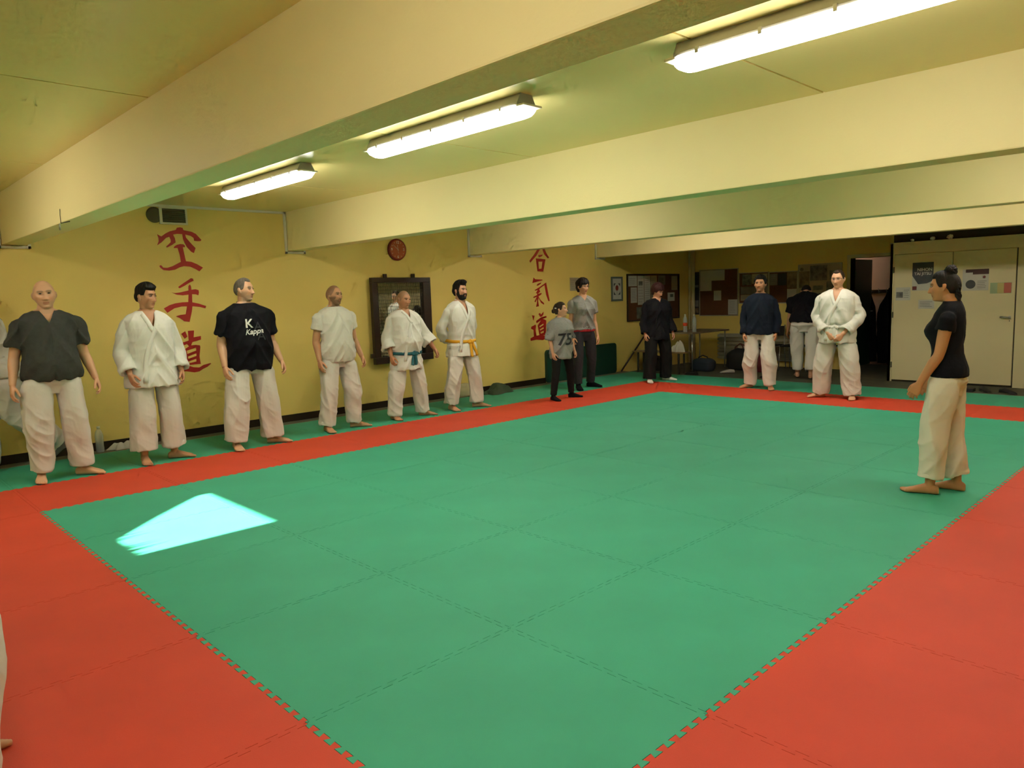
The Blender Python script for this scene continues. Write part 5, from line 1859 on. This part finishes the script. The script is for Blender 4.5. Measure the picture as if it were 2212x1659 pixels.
    if kind == 'gi':
        def lap(side_, zs_, ys_, wd, name):
            pts, nn = [], []
            for a in np.linspace(1.35, .0, 6):
                c = P.T(np.array([-.016, 0, 1.497]) * S_)
                n = np.array([-math.sin(a) * 1.0, side_ * math.cos(a), .25])
                pts.append(c + np.array([-.060 * math.sin(a), side_ * .072 * math.cos(a), .004 - .002 * a]) * S_)
                nn.append(n)
            yy = np.interp(np.linspace(0, 1, 22), np.linspace(0, 1, len(ys_)), ys_)
            zz = np.interp(np.linspace(0, 1, 22), np.linspace(0, 1, len(zs_)), zs_)
            lean = P.lean[1]
            for y, z in zip(yy, zz):
                kk = min(max((z - .9) / .55, 0), 1.4)
                p, n = front_cast(bv, (y * side_) * S_ + lean * kk, z * S_, P)
                if p is not None:
                    pts.append(p)
                    nn.append(n)
            pts = smooth_path(pts, 5)
            nn = smooth_path(nn, 5)
            wds = np.full(len(pts), wd * S_)
            v, f = strip_mesh(pts, nn, wd * S_, .006 * S_, wds)
            MB().add(v, f).build(name, tp.get('lapel', 'gi_lapel'), root, True)
        vv = vz or 1.3
        lw = tp.get('lapel_w', .042)
        end = max(hem + .01, .80)
        lap(-1, [1.475, vv + .06, vv - .02], [.072, .030, -.010], lw, 'collar_band')
        lap(1, [1.475, vv + .06, vv - .02, vv - .12, 1.02, end], [.072, .030, -.006, -.050, -.095, -.115], lw, 'collar_band')
    if tp.get('neckband'):
        zc, wd = tp['neckband']
        pts, nn = [], []
        for a in np.linspace(0, 2 * np.pi, 29):
            c = P.T(np.array([-.014, 0, zc - .018 * math.cos(a)]) * S_)
            w_, d_, x_ = P.section(zc)
            pts.append(c + np.array([.072 * math.cos(a), .078 * math.sin(a), 0]) * S_)
            nn.append((math.cos(a), math.sin(a), .5))
        v, f = strip_mesh(pts, nn, wd * S_, .004)
        MB().add(v, f).build('neckband', tp['mat'], root, True)
    # ---------- belt
    if sp.get('belt'):
        bmat, bz, tails = sp['belt']
        pts, nn = [], []
        for a in np.linspace(-np.pi, np.pi, 41):
            z = (bz - .012 * math.cos(a)) * S_
            c = P.T((0, 0, z))
            d = Vector((math.cos(a), math.sin(a), 0))
            h = bv.ray_cast(Vector(c) + d * .8, -d)
            r = (Vector(h[0]) - Vector(c)).length if h[0] is not None else .15
            r = min(r, .24 * S_)
            pts.append(np.array(Vector(c) + d * (r + .003)))
            nn.append((d.x, d.y, 0))
        v, f = strip_mesh(smooth_path(pts, 2), nn, .042 * S_, .008)
        bo_ = MB().add(v, f).build('belt', bmat, root, True)
        p, n = front_cast(bv, P.lean[1] * .3 + tp.get('knot_y', 0) * S_, (bz - .012) * S_, P)
        k = MB()
        for dy, dz, ry in ((.0, .004, .030), (-.012, -.006, .026), (.014, -.004, .026)):
            q = p + np.array([.016, dy, dz])
            vv_, ff_ = limb_mesh([q + np.array([0, -ry, -.01]), q + np.array([.006, 0, .004]), q + np.array([0, ry, -.012])], [(.020, .010), (.024, .014), (.018, .009)], 10, 4, ref=(0, 0, 1))
            k.add(vv_, ff_)
        k.build('knot', bmat, bo_, True)
        for dy, ln, sway in tails:
            pts, nn = [], []
            for t_ in np.linspace(0, 1, 12):
                y = p[1] + (dy * .25 + dy * .75 * t_ + .012 * math.sin(t_ * 3.0 + dy * 40) * t_) * S_ + sway * t_ * t_
                z = p[2] - ln * S_ * t_
                q, n_ = front_cast(bv, y, z, P)
                if q is None:
                    q = pts[-1] + np.array([0, 0, -ln * S_ / 11])
                    n_ = nn[-1]
                q = q + np.array([.010, 0, 0])
                pts.append(q)
                nn.append(np.array([1.0, 0, 0.0]))
            v, f = strip_mesh(smooth_path(pts, 4), smooth_path(nn, 4), .040 * S_, .006)
            MB().add(v, f).build('belt_tail', bmat, bo_, True)
    # ---------- socks and shoes
    if shod:
        for i, s in enumerate((-1, 1)):
            an = np.array([feet[s][0], feet[s][1], lift[i]])
            sh_ = foot_shapes(an, R(-P.toe[i]) if s < 0 else R(P.toe[i]), S_ * 1.03, s, toes=False, pitch=R(fpitch[i]), grow=.004)
            sh_.append(limb_mesh([an + np.array([0, 0, .02]), an + np.array([0, 0, .085]) * S_, an + np.array([-.004, 0, .17]) * S_], [.042 * S_, .041 * S_, .045 * S_], 16, 3, ref=(1, 0, 0)))
            sm = to_mesh(sh_, .006, 2)
            smooth_shade(sm)
            obj(shod[0], sm, shod[1], root)
    return root, dict(shirt=go, bvh=bv, M=M, root=root, P=P, trousers=tr_o, tb=tme)
GI_TOP = dict(kind='gi', mat='gi_white', ease=.028, hem=.78, sleeve='long', sleeve_r=.079, sleeve_len=.66, cuff=1.05, v=1.27, flare=.028, folds=.012)
def gi(**k):
    d = dict(GI_TOP); d.update(k); return d
def tee(m, **k):
    d = dict(kind='tee', mat=m, ease=.015, hem=.84, sleeve='short', flare=.004, folds=.014, flat=True, neckband=(1.492, .02)); d.update(k); return d
def tro(m, **k):
    d = dict(mat=m); d.update(k); return d
def add_decal(info, name, body, size, y, z, material, **k):
    p = info['P'].S
    me = decal(info['bvh'], body, size * p, y * p, z * p, **k)
    obj(name, me, material, info['root'])

def arm_band(info, side, fa, fb, r, material, name='stripe'):
    """ring round the upper arm sleeve between two fractions shoulder->elbow"""
    P = info['P']
    sh, el, w_ = P.arm[side]
    a, b = sh * (1 - fa) + el * fa, sh * (1 - fb) + el * fb
    v, f = limb_mesh([a, b], [r * P.S, r * P.S], 24, 2, ref=(1, 0, 0))
    MB().add(v, f).build(name, material, info['root'], True)

# --- along the kanji wall, near to far
_, q = build_person(
    Person([(.25, 1.17), (.57, 1.14)], -94, H=1.77, build=1.13, depth=1.12, belly=.05, head_yaw=-99, head_roll=4, toe_out=(8, 52)),
    'bald man in charcoal V-neck T-shirt and white trousers smiling at the camera',
    dict(skin=(214, 166, 130), face=dict(hair_col=(.10, .08, .06), brow=.6, jaw=1.1, width=1.05, stubble=.15, buzz=.25, bald_top=True), arm=1.06, seed=1, neck=1.10, head_scale=1.06,
         elbows=[(-.05, .10, -.27), (-.03, .11, -.27)], wrists=[(.03, .13, -.51), (.06, .16, -.50)],
         top=tee('tee_grey', v=1.385, v_w=.06, hem=.90, sleeve_len=.66, sleeve_r=.076, neckband=None, folds=.017),
         trousers=tro('trouser_white', thigh=.120, knee=.106, hem=.086, hem_z=.095, folds=.016)))

build_person(
    Person([(1.11, 1.18), (1.39, 1.18)], -92, H=1.73, build=1.05, depth=1.05, belly=.01, head_yaw=-58, head_pitch=2, toe_out=(6, 60)),
    'black-haired young man in loose white karate jacket without belt looking right',
    dict(skin=(190, 138, 102), face=dict(hair_col=(.012, .009, .008), brow=.95, jaw=.95, width=.98), hair=('thick', 'hair_black'), seed=2,
         elbows=[(-.02, .10, -.27), (-.02, .10, -.27)], wrists=[(.13, .06, -.48), (.10, .08, -.48)],
         top=gi(hem=.76, v=1.29, sleeve_len=.86, cuff=.92, flare=.055, sleeve_r=.080),
         trousers=tro('trouser_white', thigh=.112, knee=.107, hem=.116, hem_z=.14, folds=.012)))

_, q = build_person(
    Person([(1.98, 1.10), (2.39, 1.11)], -93, H=1.78, build=1.14, depth=1.15, belly=.05, head_yaw=-55, head_pitch=-2, toe_out=(8, 55)),
    'grey-haired man with moustache in black printed T-shirt and wide white trousers',
    dict(skin=(206, 160, 124), face=dict(hair_col=(.13, .11, .085), brow=.8, jaw=1.1, width=1.02, stubble=.45, nose=1.1), hair=('short', 'hair_grey'), seed=3, arm=1.1, neck=1.12,
         elbows=[(-.04, .085, -.27), (-.02, .10, -.27)], wrists=[(.09, .10, -.51), (.07, .15, -.49)],
         top=tee('tee_black', hem=.82, sleeve_len=.72, sleeve_r=.086, ease=.026, flare=.02),
         trousers=tro('trouser_white', thigh=.118, knee=.114, hem=.112, hem_z=.09, folds=.012)))
add_decal(q, 'print', 'K', .125, -.045, 1.285, 'print_white', bold=.002)
add_decal(q, 'print', 'A', .125, .045, 1.255, 'print_grey')
add_decal(q, 'print', 'A', .125, .07, 1.155, 'print_grey')
add_decal(q, 'print', 'Kappa', .075, .0, 1.205, 'print_white', shear=.35, bold=.0015, rot=.08)

build_person(
    Person([(3.11, 1.22), (3.48, 1.22)], -92, H=1.70, build=1.08, depth=1.10, belly=.035, head_yaw=-70, head_pitch=-2, toe_out=(8, 58)),
    'man with short brown beard in plain white T-shirt and white trousers',
    dict(skin=(196, 146, 108), face=dict(hair_col=(.05, .032, .02), brow=.8, jaw=1.1, width=1.03, stubble=.8, buzz=.7, buzz_line=.085), seed=4, arm=1.08, neck=1.1,
         elbows=[(-.05, .07, -.27), (-.02, .10, -.27)], wrists=[(.06, .09, -.51), (.08, .13, -.49)],
         top=tee('tee_white', hem=.84, sleeve_len=.52, sleeve_r=.076, folds=.013),
         trousers=tro('trouser_white', thigh=.106, knee=.094, hem=.086, hem_z=.075, folds=.017)))

build_person(
    Person([(4.08, 1.28), (4.50, 1.23)], -94, H=1.62, build=1.10, depth=1.15, belly=.06, head_yaw=-82, head_pitch=6, toe_out=(5, 52)),
    'shaven-headed man in white karate uniform with teal belt before the mirror',
    dict(skin=(186, 134, 98), face=dict(hair_col=(.10, .08, .06), brow=.6, width=1.03, buzz=.5, buzz_line=.07), seed=5,
         elbows=[(-.03, .09, -.27), (.01, .22, -.24)], wrists=[(.06, .08, -.50), (.10, .28, -.44)], curl=.8,
         top=gi(hem=.68, v=1.33, belt_z=.91, sleeve_len=.55, cuff=1.28, sleeve_r=.080, flare=.035, knot_y=.03), belt=('belt_teal', .91, [(.03, .22, 0.0), (-.035, .16, -.02)]),
         trousers=tro('trouser_white', thigh=.110, knee=.102, hem=.096, hem_z=.065, folds=.014)))

_, q = build_person(
    Person([(4.99, 1.25), (5.38, 1.19)], -94, H=1.72, build=1.02, depth=1.0, head_yaw=-78, head_pitch=-3, toe_out=(8, 55), lean=(.0, .0)),
    'dark-bearded man in white karate uniform with yellow belt, hands behind back',
    dict(skin=(190, 140, 108), face=dict(hair_col=(.012, .009, .008), brow=.95, width=.97, nose=1.1), hair=('quiff', 'hair_black'), beard=(.011, 'hair_black'), seed=6,
         elbows=[(-.11, .11, -.26), (-.11, .11, -.26)], wrists=[(-.19, -.10, -.45), (-.20, -.10, -.47)], hand_dir=[(-.1, .7, -.5), (-.1, -.7, -.5)], palm=[(-1, 0, 0), (-1, 0, 0)], thumb=[(0, .3, 1), (0, -.3, 1)],
         top=gi(hem=.74, v=1.25, belt_z=.95, sleeve_len=.80, cuff=.95, v_w=.058, flare=.03, knot_y=.045), belt=('belt_yellow', .95, [(-.01, .21, 0.0), (.10, .20, .03)]),
         trousers=tro('trouser_white', thigh=.106, knee=.098, hem=.092, hem_z=.09, folds=.015)))
pp = q['P'].S
me_ = MB()
for a, b in ((-.13, .86),):
    vs = []
    for dy, dz in ((-.028, .045), (.022, .045), (.022, -.05), (-.028, -.05)):
        p_, n_ = front_cast(q['bvh'], (a + dy) * pp, (b + dz) * pp, None)
        vs.append(p_ + np.array([.004, 0, 0]))
    me_.add(vs, [(0, 1, 2, 3)])
me_.build('name_tag', 'print_white', q['root'])
add_decal(q, 'print', 'FIDAF', .030, -.132, .857, 'print_dark', rot=R(80), off=.006)

_, q = build_person(
    Person([(6.42, .72), (6.81, .72)], -100, H=1.39, build=1.02, depth=1.05, bust=.03, hips=1.05, head_yaw=-62, head_pitch=-8, toe_out=(5, 48), vox=.0048),
    'short woman in grey numbered jersey and black leggings with hair tied back',
    dict(skin=(206, 158, 124), face=dict(hair_col=(.03, .02, .014), brow=.6, jaw=.8, width=.96), hair=('tied', 'hair_brown'), bun=(-.125, 0, .0), bun_r=.034, hairband=True, seed=7, arm=.95,
         elbows=[(-.03, .07, -.27), (-.01, .07, -.27)], wrists=[(.05, .06, -.51), (.09, .07, -.49)],
         top=tee('tee_heather', hem=.755, sleeve='short', sleeve_len=.98, sleeve_r=.082, ease=.030, flare=.012), shod=('sock', 'sock_black'),
         trousers=tro('trouser_black', thigh=.088, knee=.070, hem=.056, hem_z=.10, folds=.006, ease=.008)))
add_decal(q, 'print', '75', .30, -.035, 1.09, 'print_dark', bold=.004)
for sd_ in (-1, 1):
    arm_band(q, sd_, .66, .72, .0845, 'print_dark')
    arm_band(q, sd_, .80, .86, .0845, 'print_dark')

_, q = build_person(
    Person([(7.52, 1.20), (7.91, 1.28)], -118, H=1.74, build=.92, depth=.95, bust=.03, hips=1.05, head_yaw=-98, head_pitch=4, toe_out=(10, 40), vox=.005),
    'tall short-haired woman with glasses in pale grey T-shirt and charcoal trousers',
    dict(skin=(208, 158, 122), face=dict(hair_col=(.018, .012, .009), brow=.6, jaw=.8, width=.95), hair=('pixie', 'hair_dark'), glasses=True, seed=8, arm=.88, neck=.9,
         elbows=[(-.03, .06, -.28), (-.02, .07, -.28)], wrists=[(.06, .06, -.53), (.05, .08, -.53)],
         top=tee('tee_heather', hem=.95, sleeve_len=.55, sleeve_r=.066, ease=.016, flare=.006, v=1.41, v_w=.06, neckband=None), shod=('sock', 'sock_black'),
         trousers=tro('trouser_charcoal', thigh=.096, knee=.078, hem=.064, hem_z=.09, folds=.008, ease=.012)))
P_ = q['P']
pts, nn = [], []
for a in np.linspace(0, 2 * np.pi, 33):
    w_, d_, x_ = P_.section(.935)
    pts.append(P_.T(np.array([x_ + (d_ + .026) * math.cos(a), (w_ + .026) * math.sin(a), .935]) * P_.S)); nn.append((math.cos(a), math.sin(a), 0))
v, f = strip_mesh(pts, nn, .035, .004)
MB().add(v, f).build('waistband', 'red_trim', q['root'], True)
kn, an = P_.knee(1), P_.ankles()[1]
v, f = limb_mesh([np.array([kn[0], kn[1] + .078, .47]), np.array([an[0] * .5 + kn[0] * .5, an[1] * .6 + kn[1] * .4 + .077, .32]), np.array([an[0], an[1] + .062, .17])], [(.016, .007)] * 3, 8, 3, ref=(1, 0, 0))
MB().add(v, f).build('leg_stripe', 'red_trim', q['root'], True)

# --- far side
build_person(
    Person([(8.85, .80), (9.25, .75)], -122, H=1.64, build=1.06, depth=1.08, bust=.03, hips=1.05, head_yaw=-90, head_pitch=24, toe_out=(15, 45), vox=.005),
    'woman in loose black jacket and trousers with white socks looking down',
    dict(skin=(204, 152, 122), face=dict(hair_col=(.03, .012, .010), brow=.5, jaw=.85), hair=('pixie', 'hair_red'), glasses=True, seed=9, head_off=(.045, 0, .130),
         elbows=[(-.03, .08, -.27), (-.02, .09, -.27)], wrists=[(.05, .08, -.50), (.06, .11, -.49)],
         top=gi(mat='gi_black', lapel='gi_black', hem=.76, v=1.39, sleeve_len=.95, cuff=.95, v_w=.05, ease=.028, sleeve_r=.078, lapel_w=.03), shod=('sock', 'sock_white'),
         trousers=tro('trouser_black', thigh=.115, knee=.105, hem=.105, hem_z=.07, folds=.010)))

build_person(
    Person([(9.08, -.86), (9.04, -1.21)], -158, H=1.68, build=1.04, depth=1.02, head_yaw=-166, head_pitch=-6, toe_out=(45, 10), vox=.005),
    'man with dark curly hair in navy long-sleeved jumper and pale trousers',
    dict(skin=(196, 144, 106), face=dict(hair_col=(.015, .011, .009), brow=.9, stubble=.45, nose=1.1), hair=('curly', 'hair_black'), seed=10,
         elbows=[(-.03, .09, -.27), (-.02, .10, -.27)], wrists=[(.05, .07, -.50), (.05, .07, -.50)], curl=.75,
         top=dict(kind='jumper', mat='navy', ease=.024, hem=.86, sleeve='long', sleeve_r=.074, sleeve_len=.97, cuff=.72, flare=.008, folds=.011, flat=True, neckband=(1.49, .024)),
         trousers=tro('trouser_white', thigh=.110, knee=.104, hem=.092, hem_z=.07, folds=.017)))

build_person(
    Person([(8.68, -2.11), (8.69, -2.52)], -168, H=1.71, build=1.12, depth=1.10, belly=.03, head_yaw=-178, head_pitch=4, toe_out=(50, 8), vox=.005),
    'man with glasses in white karate uniform and white belt with clasped hands',
    dict(skin=(212, 162, 128), face=dict(hair_col=(.045, .028, .016), brow=.35, width=1.03), hair=('short', 'hair_brown'), glasses=True, seed=11,
         elbows=[(-.02, .10, -.26), (-.02, .10, -.26)], wrists=[(.185, -.115, -.475), (.195, -.105, -.485)], hand_dir=[(.25, .55, -.75), (.25, -.55, -.75)], palm=[(-.6, .6, -.2), (-.6, -.6, -.2)], thumb=[(.5, .3, .9), (.5, -.3, .9)], curl=.9,
         top=gi(hem=.77, v=1.28, belt_z=1.00, sleeve_len=.82, cuff=1.10, v_w=.064, flare=.045, sleeve_r=.078), belt=('gi_lapel', 1.00, [(-.02, .20, 0.0), (.02, .20, .01)]),
         trousers=tro('trouser_white', thigh=.116, knee=.112, hem=.108, hem_z=.06, folds=.014)))

build_person(
    Person([(10.66, -1.10), (10.74, -.84)], 22, H=1.76, build=1.12, depth=1.12, belly=.03, bend=42, head_yaw=22, head_pitch=55, toe_out=(5, 5), pelvis=(-.05, 0), vox=.005),
    'man in black T-shirt and white trousers bending forward with his back turned',
    dict(skin=(198, 146, 112), face=dict(hair_col=(.03, .022, .016), width=1.02), hair=('short', 'hair_dark'), head_off=(.13, 0, .055), seed=12, arm=1.06,
         elbows=[(.06, .05, -.27), (.06, .07, -.27)], wrists=[(.10, .07, -.50), (.10, .10, -.50)],
         top=tee('tee_black', hem=.93, sleeve_len=.72, sleeve_r=.084, ease=.022),
         trousers=tro('trouser_white', thigh=.108, knee=.096, hem=.084, hem_z=.13, folds=.010, top=1.04, ease=.026)))

build_person(
    Person([(4.68, -4.80), (4.47, -4.69)], 97, H=1.61, build=.84, depth=.85, bust=.045, hips=1.06, head_yaw=104, head_pitch=4, toe_out=(6, 6), vox=.0042),
    'woman with curly dark hair in a bun, black T-shirt and wide cream trousers',
    dict(skin=(196, 138, 92), face=dict(hair_col=(.016, .011, .009), brow=.7, jaw=.82, width=.95, nose=1.05), hair=('tied', 'hair_dark'), bun=(-.062, 0, .126), bun_r=.046, curls=34, seed=13, arm=.92, neck=.88, ratio=.5, head_off=(.066, 0, .112), head_scale=.90,
         elbows=[(.05, .05, -.27), (.045, .05, -.27)], wrists=[(.16, .03, -.50), (.17, .03, -.50)],
         top=tee('tee_black', hem=.92, sleeve_len=.36, sleeve_r=.064, ease=.006, flare=-.004, folds=.006, flat=False, neckband=None),
         trousers=tro('trouser_cream', thigh=.098, knee=.094, hem=.084, hem_z=.125, folds=.012, ease=.022)))

# --- cut by the left edge of the photo
build_person(
    Person([(-.04, 1.93), (.60, 2.02)], 176, H=1.78, build=1.08, depth=1.08, belly=.02, lean=(.12, 0), head_yaw=176, toe_out=(0, 0), pelvis=(.10, 0), vox=.005),
    'man in white T-shirt walking along the wall behind the bald man',
    dict(skin=(196, 150, 120), face=dict(hair_col=(.04, .03, .02)), hair=('short', 'hair_brown'), seed=14, shod=('shoe', 'shoe_grey'), lift=(0, .10), foot_pitch=(0, 40), knees=(.05, .16),
         elbows=[(-.10, .06, -.26), (.06, .07, -.27)], wrists=[(-.10, .06, -.51), (.22, .05, -.48)],
         top=tee('tee_white', hem=.88, sleeve_len=.70, sleeve_r=.080),
         trousers=tro('trouser_white', thigh=.112, knee=.102, hem=.098, hem_z=.09, folds=.014)))

build_person(
    Person([(-.98, -3.72), (-.975, -3.375)], 6, H=1.75, build=1.0, depth=1.0, head_yaw=4, toe_out=(10, 4), vox=.005),
    'person in white trousers whose leg and bare foot show at left edge',
    dict(skin=(200, 150, 112), face=dict(), hair=('short', 'hair_brown'), seed=15,
         top=tee('tee_white', hem=.86),
         trousers=tro('trouser_white', thigh=.118, knee=.135, hem=.125, hem_z=.08, folds=.010)))
